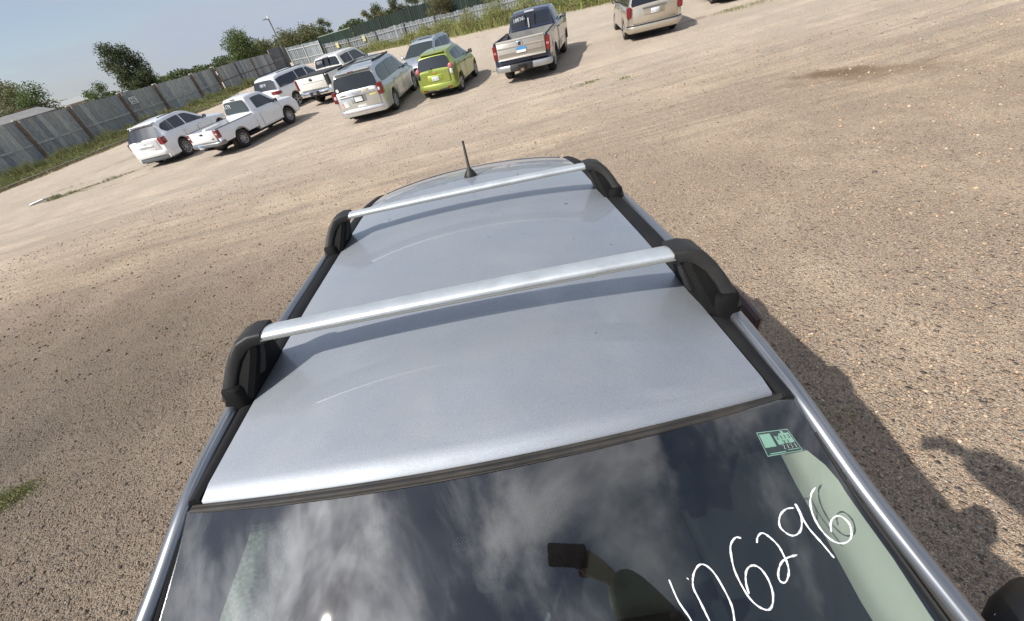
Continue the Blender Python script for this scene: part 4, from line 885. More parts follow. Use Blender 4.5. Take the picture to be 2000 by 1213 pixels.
# --- silver minivan
v = Veh(place('minivan', -2.38, 18.1, -14.4, 'silver minivan with dusty tailgate and stickers left of the green hatchback', 'minivan'), dict(R=.345, axles=(0, 3.078),
    top=[(-1.08, 1.08), (-1.05, 1.14), (-.92, 1.58), (-.84, 1.67), (-.5, 1.72), (1.0, 1.75), (1.7, 1.72), (2.0, 1.62), (2.85, 1.14), (3.3, 1.06), (3.8, .92), (3.96, .7)],
    belt=[(-1.08, 1.05), (2.8, 1.04), (3.8, .86), (3.96, .66)], w=[(-1.08, .86), (-.98, .93), (-.7, .975), (0, .985), (3.1, .985), (3.7, .94), (3.96, .78)], wt=[(-1.08, .80), (-.9, .73), (0, .74), (1.6, .72), (2.8, .78), (3.9, .6)]), SILV)
v.body(-1.08, 3.96); v.under(-.95, 3.8, .2); v.wheels('spoke5', .235)
v.slab(-1.055, 1.13, .86, -.94, 1.57, .74, GLD, 'rear_window', rnd=.03); v.rbx('rear_spoiler', -.70, .70, -.99, -.70, 1.64, 1.675, .015, SILV); v.rbx('brake_lamp', -.12, .12, -1.0, -.97, 1.645, 1.67, .008, RED)
for sd in (1, -1):
    v.window([(-.72, .35, .60), (-.62, .08, .86), (-.3, .06, .92), (.40, .06, .93)], sd, name='quarter_window'); v.window([(.44, .06, .93), (1.25, .06, .93)], sd, name='sliding_door_window'); v.window([(1.33, .06, .92), (1.75, .06, .90), (2.65, .08, .45)], sd, GLC, 'front_door_window')
    v.door(.40, 1.42, sd, handle=(.62, .98), name='sliding_door'); v.door(1.46, 2.55, sd, handle=(1.65, .98)); v.mirror(2.42, 1.08, sd, SILV)
    v.rbx('tail_lamp', *sorted((sd*.80, sd*.962)), -1.115, -.86, .80, 1.16, .03, RED); v.rbx('lamp_lens', *sorted((sd*.815, sd*.90)), -1.125, -1.11, .93, 1.03, .015, CLR)
    v.rbx('roof_rail', *sorted((sd*.655, sd*.70)), -.35, 1.6, 1.72, 1.79, .012, PLAS)
for yy in (.0, 1.3): v.rbx('roof_crossbar', -.66, .66, yy-.03, yy+.03, 1.77, 1.80, .01, PLAS, axis='x')
tg = v.rbx('tailgate', -.79, .79, -1.135, -1.08, .52, 1.10, .04, SILV)
v.rbx('chrome_strip', -.70, .72, -1.16, -1.13, .925, .955, .012, CHR, tg); v.rbx('plate_recess', -.30, .30, -1.142, -1.13, .70, .91, .03, mat('silver_shadow', (.30, .31, .31), .4, .4), tg)
v.plate(-1.145, 0, .735, .30, .15, False, None, tg, mat('frame_black', (.03, .03, .03), .5))
v.rbx('sticker', .46, .74, -1.142, -1.134, .84, .90, .01, STICK, tg); v.rbx('sticker', .50, .74, -1.142, -1.134, 1.01, 1.07, .01, PAPER, tg); v.rbx('sticker', .20, .42, -1.142, -1.134, 1.0, 1.07, .01, mat('gold_sticker', (.55, .46, .28), .6), tg)
v.rbx('sticker', -.62, -.44, -1.142, -1.134, .62, .80, .01, PAPER, tg); v.rbx('sticker', -.74, -.64, -1.142, -1.134, .60, .78, .01, mat('pink_sticker', (.6, .42, .36), .6), tg); v.rbx('sticker', -.12, .22, -1.142, -1.134, .55, .62, .01, PAPER, tg)
letters('TOWN', .07, MATS['frame_black'], tg, (-.56, -1.14, .975)); q = MB()
for sx_ in (-1, 1): q.add([(0, -1.15, 1.0), (sx_*.17, -1.15, 1.035), (sx_*.17, -1.15, 1.02), (0, -1.15, .975)], [(0, 1, 2, 3)])
q.build('wing_badge', CHR, tg)
v.bumper(-1.10, .28, .52, SILV, proud=.06); v.bumper(-1.115, .395, .43, mat('reflector_strip', (.35, .12, .10), .4), wrap=.2, name='bumper_strip', proud=.055)
q = MB(); q.lathe([(.001, 0), (.06, 0), (.06, .008)], 12, 'y', (-.70, -1.075, 1.19)); q.build('window_sticker', PAPER, v.r); v.rbx('wiper', -.1, .45, -1.09, -1.07, 1.145, 1.16, .005, PLAS)
cab_inside(v, .2, (.1, 1.4))

# --- lime hatchback
v = Veh(place('hatchback', .46, 18.15, -21, 'lime green hatchback with round rear lamps, right of the silver minivan', 'hatchback'), dict(R=.295, axles=(0, 2.375),
    top=[(-.62, .92), (-.60, 1.0), (-.42, 1.38), (-.34, 1.45), (-.1, 1.50), (.7, 1.52), (1.15, 1.47), (1.4, 1.38), (2.15, 1.03), (2.5, .96), (2.85, .82), (2.98, .6)],
    belt=[(-.62, .90), (-.3, 1.10), (.6, 1.0), (2.1, .94), (2.98, .56)], w=[(-.62, .70), (-.55, .76), (-.25, .795), (0, .80), (2.4, .80), (2.8, .74), (2.98, .58)], wt=[(-.62, .62), (-.4, .54), (.3, .56), (1.2, .54), (2.1, .6), (2.9, .5)]), GREEN)
v.body(-.62, 2.98); v.under(-.5, 2.85, .17, .55); v.wheels('spoke5', .20, .18)
v.slab(-.60, .99, .66, -.44, 1.36, .56, GLD, 'rear_window', rnd=.06); v.rbx('rear_spoiler', -.47, .47, -.46, -.26, 1.435, 1.462, .012, GREEN); v.rbx('spoiler_vent', -.14, .14, -.525, -.515, 1.415, 1.445, .01, PLAS)
for sd in (1, -1):
    v.window([(-.12, .35, .75), (.02, .06, .86), (.62, .05, .92)], sd, name='rear_door_window', m=GLD); v.window([(.70, .05, .92), (1.15, .05, .90), (1.88, .08, .45)], sd, GLC, 'front_door_window')
    v.door(.10, .86, sd, .10); v.door(.90, 1.85, sd, .10, handle=(1.05, .88)); v.mirror(1.78, .98, sd, PLAS)
    q = MB(); q.lathe([(.001, -.05), (.05, -.045), (.085, -.02), (.10, .05)], 16, 'y', (sd*.655, -.60, .98)); q.build('tail_lamp', REDP, v.r, 60)
    q = MB(); q.lathe([(.001, -.03), (.04, -.02), (.055, .05)], 12, 'y', (sd*.66, -.615, .80)); q.rbox(*sorted((sd*.60, sd*.72)), -.64, -.55, .72, .90, .05); q.build('reversing_lamp', CLR if sd > 0 else PLAS, v.r, 60)
tg = v.rbx('tailgate', -.58, .58, -.665, -.60, .50, .93, .06, GREEN); v.rbx('plate_recess', -.30, .30, -.675, -.66, .60, .80, .03, mat('lime_recess', (.33, .42, .05), .4, .3, .5), tg); v.plate(-.68, 0, .62, .28, .14, False, 'LAX 731', tg)
GOLD = mat('gold_emblem', (.55, .40, .10), .3, .6)
q = MB(); q.box(-.11, .11, -.685, -.668, .845, .875); q.box(-.035, .035, -.687, -.667, .83, .89); q.build('cross_emblem', GOLD, tg); v.rbx('badge', .38, .50, -.675, -.665, .87, .89, .005, CHR, tg)
q = MB(); q.tube([(-.17, -.66, .94), (-.16, -.70, .98), (-.12, -.64, 1.06)], .016, 6); q.build('wiper', PLAS, v.r)
v.bumper(-.645, .26, .52, GREEN, proud=.07); v.rbx('bumper_trim', -.46, .46, -.73, -.68, .27, .33, .02, PLAS)
for sd in (1, -1): v.rbx('reflector', *sorted((sd*.42, sd*.58)), -.735, -.69, .32, .37, .015, RED)
q = MB(); q.tube([(0, .1, 1.51), (0, -.06, 1.60)], .006, 5); q.build('roof_aerial', PLAS, v.r)
cab_inside(v, .0, (.1, .9), .25, .5, .5)

# --- pale blue silver wagon facing the camera
v = Veh(place('wagon', .62, 25.0, 157, 'pale silver wagon with a sunroof facing the camera behind the green hatchback', 'wagon'), dict(R=.33, axles=(0, 2.75),
    top=[(-1.0, 1.0), (-.9, 1.2), (-.7, 1.47), (-.5, 1.52), (.5, 1.56), (1.2, 1.52), (1.4, 1.44), (2.15, 1.0), (2.4, .96), (3.1, .86), (3.4, .76), (3.5, .55)],
    belt=[(-1.0, .97), (2.1, .93), (3.1, .80), (3.5, .52)], w=[(-1.0, .82), (0, .89), (2.9, .89), (3.5, .70)], wt=[(-1.0, .62), (.5, .60), (1.2, .60), (2.1, .70), (3.4, .6)]), SILB)
v.body(-1.0, 3.5); v.under(-.9, 3.4, .2, .55); v.wheels('spoke5', .22)
v.slab(2.13, 1.01, .76, 1.40, 1.44, .60, GLC, 'windscreen', off=.016); v.slab(.95, 1.545, .38, .35, 1.56, .38, GLD, 'sunroof', off=.012, crown=.012)
v.slab(-.93, 1.14, .68, -.70, 1.45, .58, GLD, 'rear_window')
for sd in (1, -1):
    v.window([(-.72, .1, .7), (-.5, .08, .88), (-.1, .08, .90)], sd, name='quarter_window'); v.window([(-.05, .08, .90), (.66, .08, .90)], sd, GLC, name='rear_door_window'); v.window([(.74, .08, .90), (1.2, .08, .88), (1.95, .08, .45)], sd, GLC, 'front_door_window')
    v.door(.05, .72, sd, handle=(.2, .88)); v.door(.76, 1.95, sd, handle=(.9, .88)); v.mirror(1.85, .98, sd, SILB)
    v.rbx('head_lamp', *sorted((sd*.46, sd*.80)), 3.30, 3.47, .62, .78, .04, CLR); v.rbx('roof_rail', *sorted((sd*.57, sd*.60)), -.5, 1.1, 1.53, 1.57, .01, SILB)
v.rbx('grille', -.38, .38, 3.44, 3.52, .58, .74, .03, PLAS); v.rbx('front_bumper', -.80, .80, 3.42, 3.56, .26, .54, .08, SILB)
cab_inside(v, .2, (.1, .95), .3, .55)
v.rbx('dashboard', -.66, .66, 1.75, 2.15, .70, .94, .08, PLAS)

# --- navy pickup with pewter tailgate
v = Veh(place('pickup_truck', 3.78, 17.2, -24.3, 'dark navy single-cab pickup with an open bed and pewter tailgate', 'pickup truck'), dict(R=.385, axles=(0, 3.2), sill=.42,
    top=[(.98, 1.34), (1.0, 1.45), (1.10, 1.82), (1.2, 1.87), (1.6, 1.90), (2.1, 1.88), (2.3, 1.80), (2.85, 1.40), (3.0, 1.34), (3.9, 1.26), (4.2, 1.1), (4.26, .8)],
    belt=[(.98, 1.30), (2.9, 1.28), (3.9, 1.18), (4.26, .76)], w=[(.98, .96), (1.3, .985), (3.8, .99), (4.26, .88)], wt=[(.98, .69), (2.2, .69), (2.9, .8), (4.3, .7)]), NAVY)
v.body(.98, 4.26, 'cab'); v.under(-1.05, 4.1, .36, .78); v.wheels('spoke7', .23, .26)
pickup_bed(v, -1.17, .93, 1.32, .985, .88, NAVY, BEDL)
v.slab(1.0, 1.42, .76, 1.095, 1.79, .66, GLD, 'rear_window', rnd=.04); v.rbx('brake_lamp', -.18, .18, 1.06, 1.15, 1.82, 1.87, .02, CLR)
for xx in (-.18, .18): v.rbx('window_frame', xx-.012, xx+.012, .96, 1.02, 1.42, 1.78, .005, PLAS)
v.rbx('window_post', -.07, -.02, .93, .975, 1.36, 1.66, .01, mat('pale_post', (.45, .44, .40), .6))
for sd in (1, -1):
    v.window([(1.30, .10, .86), (1.55, .08, .88), (2.1, .08, .88), (2.68, .08, .42)], sd, GLD, 'door_window'); v.door(1.22, 2.75, sd, handle=(1.4, 1.17)); v.mirror(2.60, 1.30, sd, PLAS)
    v.rbx('tail_lamp', *sorted((sd*.865, sd*1.0)), -1.20, -1.03, .84, 1.24, .025, RED); v.rbx('lamp_lens', *sorted((sd*.88, sd*.975)), -1.212, -1.195, 1.0, 1.07, .01, REDP)
    v.rbx('painted_reflection', *sorted((sd*.985, sd*1.002)), 1.0, 2.7, .46, .72, .01, PEWT)  # pewter strip added as a painted reflection of the ground on the doors
tg = v.rbx('tailgate', -.84, .84, -1.235, -1.165, .78, 1.32, .02, PEWT)
v.rbx('tailgate_cap', -.84, .84, -1.25, -1.15, 1.30, 1.345, .015, mat('pale_aluminium', (.62, .60, .55), .3, .5), tg); v.rbx('tailgate_strip', -.84, .84, -1.265, -1.235, .775, .815, .012, MATS['pale_aluminium'], tg)
v.rbx('tailgate_ridge', -.82, .82, -1.25, -1.232, 1.12, 1.16, .01, PEWT, tg); v.rbx('tailgate_recess', -.80, .80, -1.238, -1.234, .86, .97, .01, mat('dark_pewter', (.26, .23, .19), .45, .3), tg)
v.rbx('tailgate_handle', -.12, .10, -1.262, -1.235, 1.12, 1.28, .03, CHR, tg); v.rbx('handle_pocket', -.06, .04, -1.266, -1.26, 1.15, 1.25, .02, PLAS, tg)
v.rbx('paper_plate', -.15, .19, -1.265, -1.25, .93, 1.10, .01, PAPER, tg); q = MB(); q.box(-.15, .19, -1.272, -1.266, 1.02, 1.10); q.build('plate_band', BLU, tg); v.rbx('badge', .62, .74, -1.245, -1.235, .98, 1.0, .005, CHR, tg)
v.rbx('tail_panel', -.97, .97, -1.16, -1.10, .56, .80, .02, NAVY)
v.bumper(-1.27, .42, .62, mat('bright_bumper', (.42, .43, .43), .3, .7), wrap=.22, proud=.05, W=.97); v.rbx('bumper_step', -.44, .36, -1.36, -1.23, .42, .63, .02, PLAS); v.rbx('plate_recess', -.16, .16, -1.372, -1.355, .45, .60, .02, UND); v.rbx('hitch', -.06, .06, -1.42, -1.0, .40, .48, .01, mat('rusty_hitch', (.18, .11, .07), .8))
letters('108366', .0001, WHT, v.r, (0, 0, 1)) if False else None
scribble('108366', lambda a, b: (-.64+a, .972+.257*(b+.19), 1.58+b+.10*a), .115, v.r, r=.009)
q = MB(); q.tube([(0, .0, 1.9)]*1+[(0, .0, 1.91)], .01, 5)

# --- champagne minivan
v = Veh(place('minivan', 8.95, 18.35, -16, 'champagne minivan cut off by the top edge of the picture', 'minivan'), dict(R=.335, axles=(0, 3.03),
    top=[(-1.0, 1.08), (-.97, 1.14), (-.82, 1.58), (-.72, 1.68), (-.3, 1.72), (1.2, 1.74), (1.7, 1.68), (2.8, 1.10), (3.3, 1.0), (3.75, .8), (3.85, .6)],
    belt=[(-1.0, 1.05), (2.8, 1.02), (3.85, .56)], w=[(-1.0, .88), (-.85, .96), (0, .985), (3.0, .98), (3.85, .74)], wt=[(-1.0, .8), (-.8, .71), (1.5, .70), (2.8, .76), (3.8, .6)]), CHAMP)
v.body(-1.0, 3.85); v.under(-.9, 3.7, .2); v.wheels('spoke5', .215)
v.slab(-.975, 1.13, .84, -.845, 1.56, .72, GLD, 'rear_window', rnd=.03)
for sd in (1, -1):
    v.window([(-.65, .08, .86), (.40, .06, .92)], sd, name='quarter_window'); v.window([(.44, .06, .92), (1.3, .06, .92)], sd, name='sliding_door_window'); v.window([(1.38, .06, .92), (1.75, .06, .9), (2.6, .08, .45)], sd, GLC, 'front_door_window')
    v.door(.38, 1.38, sd, handle=(.6, .97), name='sliding_door'); v.door(1.42, 2.5, sd, handle=(1.6, .97)); v.mirror(2.42, 1.06, sd, PLAS)
    v.rbx('tail_lamp', *sorted((sd*.80, sd*.975)), -1.03, -.80, .78, 1.12, .05, RED)
tg = v.rbx('tailgate', -.78, .78, -1.05, -1.0, .56, 1.09, .04, CHAMP); v.rbx('plate_recess', -.36, .36, -1.058, -1.045, .78, 1.0, .03, mat('champagne_recess', (.36, .32, .26), .4, .4), tg); v.rbx('chrome_strip', -.42, .42, -1.075, -1.045, .99, 1.03, .012, GREYB, tg); v.plate(-1.062, .02, .80, .30, .15, False, '391-TLC', tg)
v.bumper(-1.02, .30, .56, CHAMP, proud=.10); v.bumper(-1.03, .50, .555, PLAS, wrap=.15, name='bumper_pad', proud=.098, W=.9)
cab_inside(v, .2, (.1, 1.4))

# --- sedan beyond the top edge: only its tyre shows
v = Veh(place('sedan', 14.05, 20.9, -16, 'car at the top edge of which only a dark tyre shows', 'car'), dict(R=.32, axles=(0, 2.7),
    top=[(-1.0, .95), (-.6, 1.02), (-.1, 1.36), (.4, 1.43), (1.1, 1.42), (2.0, .98), (2.9, .86), (3.4, .7), (3.5, .5)], belt=[(-1.0, .90), (2.0, .90), (3.5, .48)], w=[(-1.0, .80), (0, .9), (2.8, .9), (3.5, .7)], wt=[(-1, .7), (0, .56), (1.1, .56), (2, .7), (3.4, .6)]), SILV)
v.body(-1.0, 3.5); v.under(-.9, 3.4, .2, .55); v.wheels('spoke5', .21)
for sd in (1, -1): v.window([(-.3, .1, .5), (.0, .08, .86), (.75, .08, .9)], sd, name='door_window'); v.window([(.8, .08, .9), (1.2, .08, .85), (1.8, .08, .4)], sd, name='door_window')
v.rbx('tail_lamp', .5, .82, -1.03, -.85, .66, .86, .03, RED); v.rbx('tail_lamp', -.82, -.5, -1.03, -.85, .66, .86, .03, RED); v.bumper(-1.02, .28, .55, SILV)

# ------------------------------------------------------------------ the car in front, seen over its windscreen
LONG = Vector((0.09456709, 0.99058417, -0.09899532)).normalized(); LATV = Vector((0.99442826, -0.09864792, -0.03716214)); LATV = (LATV-LONG*LATV.dot(LONG)).normalized(); UPV = LATV.cross(LONG)
ZB = 1.76                                            # crossbar top above the ground
org = CAM-UPV*.4636-LATV*.124-UPV*ZB
car = bpy.data.objects.new('station_wagon', None); COL.objects.link(car)
Mc = Matrix((LATV, LONG, UPV)).transposed().to_4x4(); Mc.translation = org; car.matrix_world = Mc
tag(car, 'silver grey wagon with roof crossbars seen from above its windscreen', 'car')
def Z(z): return z+ZB
PAINT = bpy.data.materials.new('silver_metallic_paint'); PAINT.use_nodes = True
t = PAINT.node_tree; b = t.nodes['Principled BSDF']; L_ = t.links.new
b.inputs['Metallic'].default_value = .82; b.inputs['Roughness'].default_value = .42; inp(b, 'Coat Weight').default_value = .6; inp(b, 'Coat Roughness').default_value = .025
tcn = t.nodes.new('ShaderNodeTexCoord'); nf = t.nodes.new('ShaderNodeTexNoise'); nf.inputs['Scale'].default_value = 700; nf.inputs['Detail'].default_value = 2; L_(tcn.outputs['Object'], nf.inputs['Vector'])
nd = t.nodes.new('ShaderNodeTexNoise'); nd.inputs['Scale'].default_value = 7.0; nd.inputs['Detail'].default_value = 9; nd.inputs['Roughness'].default_value = .7; L_(tcn.outputs['Object'], nd.inputs['Vector'])
mr = t.nodes.new('ShaderNodeMapRange'); mr.inputs[1].default_value = .35; mr.inputs[2].default_value = .65; mr.inputs[3].default_value = .86; mr.inputs[4].default_value = 1.14; L_(nf.outputs['Fac'], mr.inputs[0])
vs = t.nodes.new('ShaderNodeVectorMath'); vs.operation = 'SCALE'; vs.inputs[0].default_value = (.36, .385, .42); L_(mr.outputs[0], vs.inputs['Scale'])
mr2 = t.nodes.new('ShaderNodeMapRange'); mr2.inputs[1].default_value = .45; mr2.inputs[2].default_value = .8; mr2.inputs[4].default_value = .34; L_(nd.outputs['Fac'], mr2.inputs[0])
mx = t.nodes.new('ShaderNodeMixRGB'); L_(mr2.outputs[0], mx.inputs[0]); L_(vs.outputs[0], mx.inputs[1]); mx.inputs[2].default_value = (.40, .385, .36, 1); L_(mx.outputs[0], b.inputs['Base Color'])
mr3 = t.nodes.new('ShaderNodeMapRange'); mr3.inputs[1].default_value = .4; mr3.inputs[2].default_value = .75; mr3.inputs[3].default_value = .66; mr3.inputs[4].default_value = .76; L_(nd.outputs['Fac'], mr3.inputs[0]); L_(mr3.outputs[0], b.inputs['Roughness'])
bnn = t.nodes.new('ShaderNodeBump'); bnn.inputs['Strength'].default_value = .10; bnn.inputs['Distance'].default_value = .0004; L_(nf.outputs['Fac'], bnn.inputs['Height']); L_(bnn.outputs[0], b.inputs['Normal'])
ALU = mat('brushed_aluminium', (.66, .69, .70), .48, .75, 0, .5, noise=(14, .10), bump=(60, .25), dirt=((.42, .42, .40), 18, .35))
RAILM = mat('rail_paint', (.27, .28, .30), .30, .85, .4)
BPL = mat('rack_foot_plastic', (.013, .0125, .012), .5, 0, 0, .35, noise=(25, .2), bump=(260, .35), dirt=((.09, .08, .07), 7, .2))
BPL2 = mat('rack_pad_plastic', (.006, .006, .006), .7, 0, 0, .12, bump=(200, .2), dirt=((.05, .045, .04), 6, .12))
STRIP = mat('ditch_strip', (.010, .010, .011), .65, 0, 0, .2, dirt=((.05, .046, .04), 8, .2))
SEAL = mat('rubber_seal', (.022, .020, .018), .75, dirt=((.10, .085, .07), 14, .40))
def roof_z(x, y):
    u = x/.555; f = max(0, (1.2-y)/.75); rr = max(0, (y-1.9)/.85)
    return -.088-.045*abs(u)**2.2-.026*f**1.35-.10*rr**2
def y_front(x): return .448+.018*x+.19*x*x
def y_rear(x): return 2.74-.80*x*x
q = MB(); rings = []; nx, ny = 36, 60
for j in range(ny+1):
    row = []
    for i in range(nx+1):
        x = .552*(2*i/nx-1); y = lerp(y_front(x), y_rear(x), j/ny); e = .0
        if j == 0: e = -.006
        row.append((x, y, Z(roof_z(x, y)+e)))
    rings.append(row)
rings.insert(0, [(x, y-.004, z-.012) for x, y, z in rings[0]])
rings.append([(x, y+.012, z-.014) for x, y, z in rings[-1]])
q.loft(rings, False); roof = q.build('roof', PAINT, car, 180)
# slightly raised swage near each edge of the roof is the ditch with its black strip, then the painted rail
rail_pts = [(.612, 2.75, -.30), (.618, 2.5, -.235), (.621, 2.2, -.185), (.622, 1.7, -.155), (.618, 1.2, -.146), (.608, .9, -.148), (.601, .70, -.156), (.596, .52, -.176), (.616, .36, -.245), (.656, .20, -.325), (.705, .02, -.415), (.77, -.18, -.515), (.83, -.38, -.61)]
rc = catmull(rail_pts, 6)
for sd in (1, -1):
    q = MB(); rr = []
    for i, p in enumerate(rc):
        t0 = (rc[min(i+1, len(rc)-1)]-rc[max(0, i-1)]).normalized(); up = Vector((0, 0, 1)); nn = (up-t0*up.dot(t0)).normalized(); ax = t0.cross(nn); ax = ax if ax.x > 0 else -ax
        ring = []
        for a, rad, dr in ((200, .013, 0), (150, .015, 0), (115, .016, 0), (80, .016, 0), (45, .019, 0), (10, .018, 0), (-25, .021, 0), (-60, .030, 0)):
            w = (ax*math.cos(R_(a))*rad*1.0+nn*math.sin(R_(a))*rad); pp = p+w; ring.append((sd*pp.x, pp.y, Z(pp.z)))
        rr.append(ring)
    q.loft(rr, False); q.build('roof_rail_moulding', RAILM, car, 180)
    # body side below the rail
    q = MB(); rr = []
    for i, p in enumerate(rc):
        wgt = smoothstep(.2, -.4, p.y)
        sec = [(p.x+.010, p.z-.030), (lerp(p.x+.10, .84, wgt), lerp(-.52, p.z-.05, wgt)), (.845, -.66), (.90, -.80), (.905, -1.05), (.87, -1.35), (.84, -1.52)]
        rr.append([(sd*a, p.y, Z(c)) for a, c in sec])
    q.loft(rr, False); q.build('body_side', PAINT, car, 40)
    q = MB(); rr = []                                # black ditch strip
    for k in range(41):
        y = lerp(.498, 2.55, k/40); xo = float(np.interp(y, [.49, .7, .9, 1.2, 2.2, 2.6], [.580, .586, .594, .603, .606, .602])); z = roof_z(.555, y)
        rr.append([(sd*a, y, Z(c)) for a, c in ((.5565, z-.014), (.5575, z-.004), (.566, z+.001), (xo-.012, z+.001), (xo, z-.004), (xo+.004, z-.03))])
    q.loft(rr, False); q.add(rr[0], [tuple(range(6))]); q.build('ditch_strip', STRIP, car, 50)
    q = MB(); q.tube([(sd*.5545, lerp(.50, 2.5, k/20), Z(roof_z(.5545, lerp(.50, 2.5, k/20))-.016)) for k in range(21)], .006, 5); q.build('ditch_gap', SEAM, car)
    # body side glass zone closes the flank: wheels and sill
    q = MB(); q.lathe([(.19, -.1), (.20, -.105), (.32, -.10), (.345, -.07), (.345, .07), (.32, .10), (.2, .105), (.19, .1)], 32, 'x', (sd*.80, 2.45, .345)); w_ = q.build('wheel', RUB, car, 40)
    q = MB(); q.lathe([(.19, -.1), (.20, -.105), (.32, -.10), (.345, -.07), (.345, .07), (.32, .10), (.2, .105), (.19, .1)], 32, 'x', (sd*.80, -.55, .345)); w_ = q.build('wheel', RUB, car, 40)
# rear: spoiler lip and tailgate glass
q = MB(); rr = []
for j, (dy, dz) in enumerate(((.014, -.004), (.02, .004), (.10, -.012), (.16, -.04), (.165, -.055), (.10, -.06))):
    rr.append([(.54*(2*i/24-1), y_rear(.54*(2*i/24-1))+dy, Z(roof_z(.54*(2*i/24-1), y_rear(.54*(2*i/24-1)))+dz-.004)) for i in range(25)])
q.loft(rr, False); q.build('rear_spoiler', mat('gloss_dark_paint', (.10, .105, .115), .12, .6, 1), car, 180)
q = MB(); q.loft([[(x, 2.86-.8*x*x*.8, Z(-.34)) for x in np.linspace(-.56, .56, 13)], [(x*1.25, 3.10-.5*x*x, Z(-.80)) for x in np.linspace(-.56, .56, 13)]], False); q.build('rear_window', GLD, car, 180)
q = MB(); q.loft([[(x*1.25, 3.10-.5*x*x, Z(-.80)) for x in np.linspace(-.56, .56, 13)], [(x*1.45, 3.2-.4*x*x, Z(-1.1)) for x in np.linspace(-.56, .56, 13)], [(x*1.45, 3.2-.4*x*x, Z(-1.5)) for x in np.linspace(-.56, .56, 13)]], False); q.build('tailgate', PAINT, car, 40)
q = MB(); q.box(-.86, .86, -1.2, 3.1, .24, .30); q.build('floor_pan', UND, car)
# bonnet and nose (behind the viewer's feet, out of the picture)
q = MB(); rr = []
for y, z, w in ((-.36, -.60, .80), (-.6, -.68, .82), (-1.0, -.76, .80), (-1.25, -.86, .76), (-1.36, -1.0, .74), (-1.40, -1.3, .74)):
    rr.append([(w*(2*i/12-1), y, Z(z-.05*(2*i/12-1)**2)) for i in range(13)])
q.loft(rr, False); q.build('bonnet', PAINT, car, 40)
# seal between roof and windscreen: three thin ribs
def hdr(x, k, dz): return (x, y_front(x)-k, Z(roof_z(x, y_front(x))-.010+dz))
for k, r_, m_ in ((.006, .0040, SEAL), (.011, .0028, SEAM), (.0155, .0038, SEAL)):
    q = MB(); q.tube([hdr(.575*(2*i/30-1), k, -.003) for i in range(31)], r_, 6); q.build('windscreen_seal', m_, car, 60)
def gz(x, y): return -.134-.5*(.435-y)-.071*(x/.6)**2
def gtop(x): return y_front(x)-.015
q = MB(); q.loft([[(x, y_front(x)-.010, Z(roof_z(x, y_front(x))-.020)) for x in np.linspace(-.575, .575, 31)], [(x, gtop(x)+.004, Z(gz(x, gtop(x))+.006)) for x in np.linspace(-.575, .575, 31)], [(x, gtop(x)-.004, Z(gz(x, gtop(x))+.0015)) for x in np.linspace(-.575, .575, 31)]], False); q.build('windscreen_seal', SEAL, car, 180)
def gw(y): return float(np.interp(y, [-.36, -.18, .02, .20, .36, .50], [.80, .74, .685, .640, .602, .588]))
q = MB(); rr = []
for j in range(25):
    tt = j/24; row = []
    for i in range(31):
        u = 2*i/30-1; yt = gtop(.588*u); y = lerp(yt, -.36+.06*u*u*-1, tt); x = u*gw(y); row.append((x, y, Z(gz(x, y))))
    rr.append(row)
q.loft(rr, False); ws = q.build('windscreen', glassmat('windscreen_glass', (.66, .74, .69), 1.0, .016), car, 180)
# black ceramic border printed under the glass
FRIT = mat('ceramic_print', (.004, .004, .006), .9, 0, 0, 0.0)
def inner(u):   # inner edge of the print along the top, by x
    x = u; return float(np.interp(abs(x), [0, .2, .40, .45, .50, .53], [.405, .412, .432, .436, .425, .40]))
q = MB(); rr = []
for i in range(61):
    x = .50*(2*i/60-1); row = []
    for j in range(4): y = lerp(gtop(x), inner(x), j/3); row.append((x, y, Z(gz(x, y)-.004)))
    rr.append(row)
q.loft(rr, False)
for sd in (1, -1):
    rr = []
    for k in range(33):
        y = lerp(.505, -.34, k/32); xo = gw(y); yi = min(y, .40)
        xi = float(np.interp(y, [-.34, .206, .325, .392, .425, .437, .50], [.73, .560, .545, .525, .505, .485, .455] if sd < 0 else [.775, .619, .602, .585, .560, .515, .455])); xi = min(xi, xo)
        if y > .438: xi = .50
        rr.append([(sd*lerp(xo, xi, j/3), min(y, gtop(lerp(xo, xi, j/3))), Z(gz(lerp(xo, xi, j/3), min(y, gtop(lerp(xo, xi, j/3))))-.0055)) for j in range(4)])
    q.loft(rr, False)
q.loft([[(.76*u, -.36, Z(gz(.76*u, -.36)-.004)) for u in np.linspace(-1, 1, 21)], [(.73*u, -.27, Z(gz(.73*u, -.27)-.004)) for u in np.linspace(-1, 1, 21)]], False)
q.build('windscreen_border', FRIT, car)
# dotted print around the mirror foot: a sheet of fine black dots
DOT = bpy.data.materials.new('dotted_print'); DOT.use_nodes = True; t = DOT.node_tree; b = t.nodes['Principled BSDF']; b.inputs['Base Color'].default_value = (.006, .006, .008, 1); b.inputs['Roughness'].default_value = .9; inp(b, 'Specular IOR Level').default_value = 0
tcn = t.nodes.new('ShaderNodeTexCoord'); sxy = t.nodes.new('ShaderNodeSeparateXYZ'); t.links.new(tcn.outputs['Object'], sxy.inputs[0]); wv = []
for k_ in (0, 1):
    a_ = t.nodes.new('ShaderNodeMath'); a_.operation = 'MULTIPLY'; a_.inputs[1].default_value = 1300; t.links.new(sxy.outputs[k_], a_.inputs[0]); b_ = t.nodes.new('ShaderNodeMath'); b_.operation = 'SINE'; t.links.new(a_.outputs[0], b_.inputs[0]); wv.append(b_.outputs[0])
vo = t.nodes.new('ShaderNodeMath'); vo.operation = 'MULTIPLY'; t.links.new(wv[0], vo.inputs[0]); t.links.new(wv[1], vo.inputs[1])
lt = t.nodes.new('ShaderNodeMath'); lt.operation = 'LESS_THAN'; lt.inputs[1].default_value = .45; t.links.new(vo.outputs[0], lt.inputs[0]); t.links.new(lt.outputs[0], b.inputs['Alpha'])
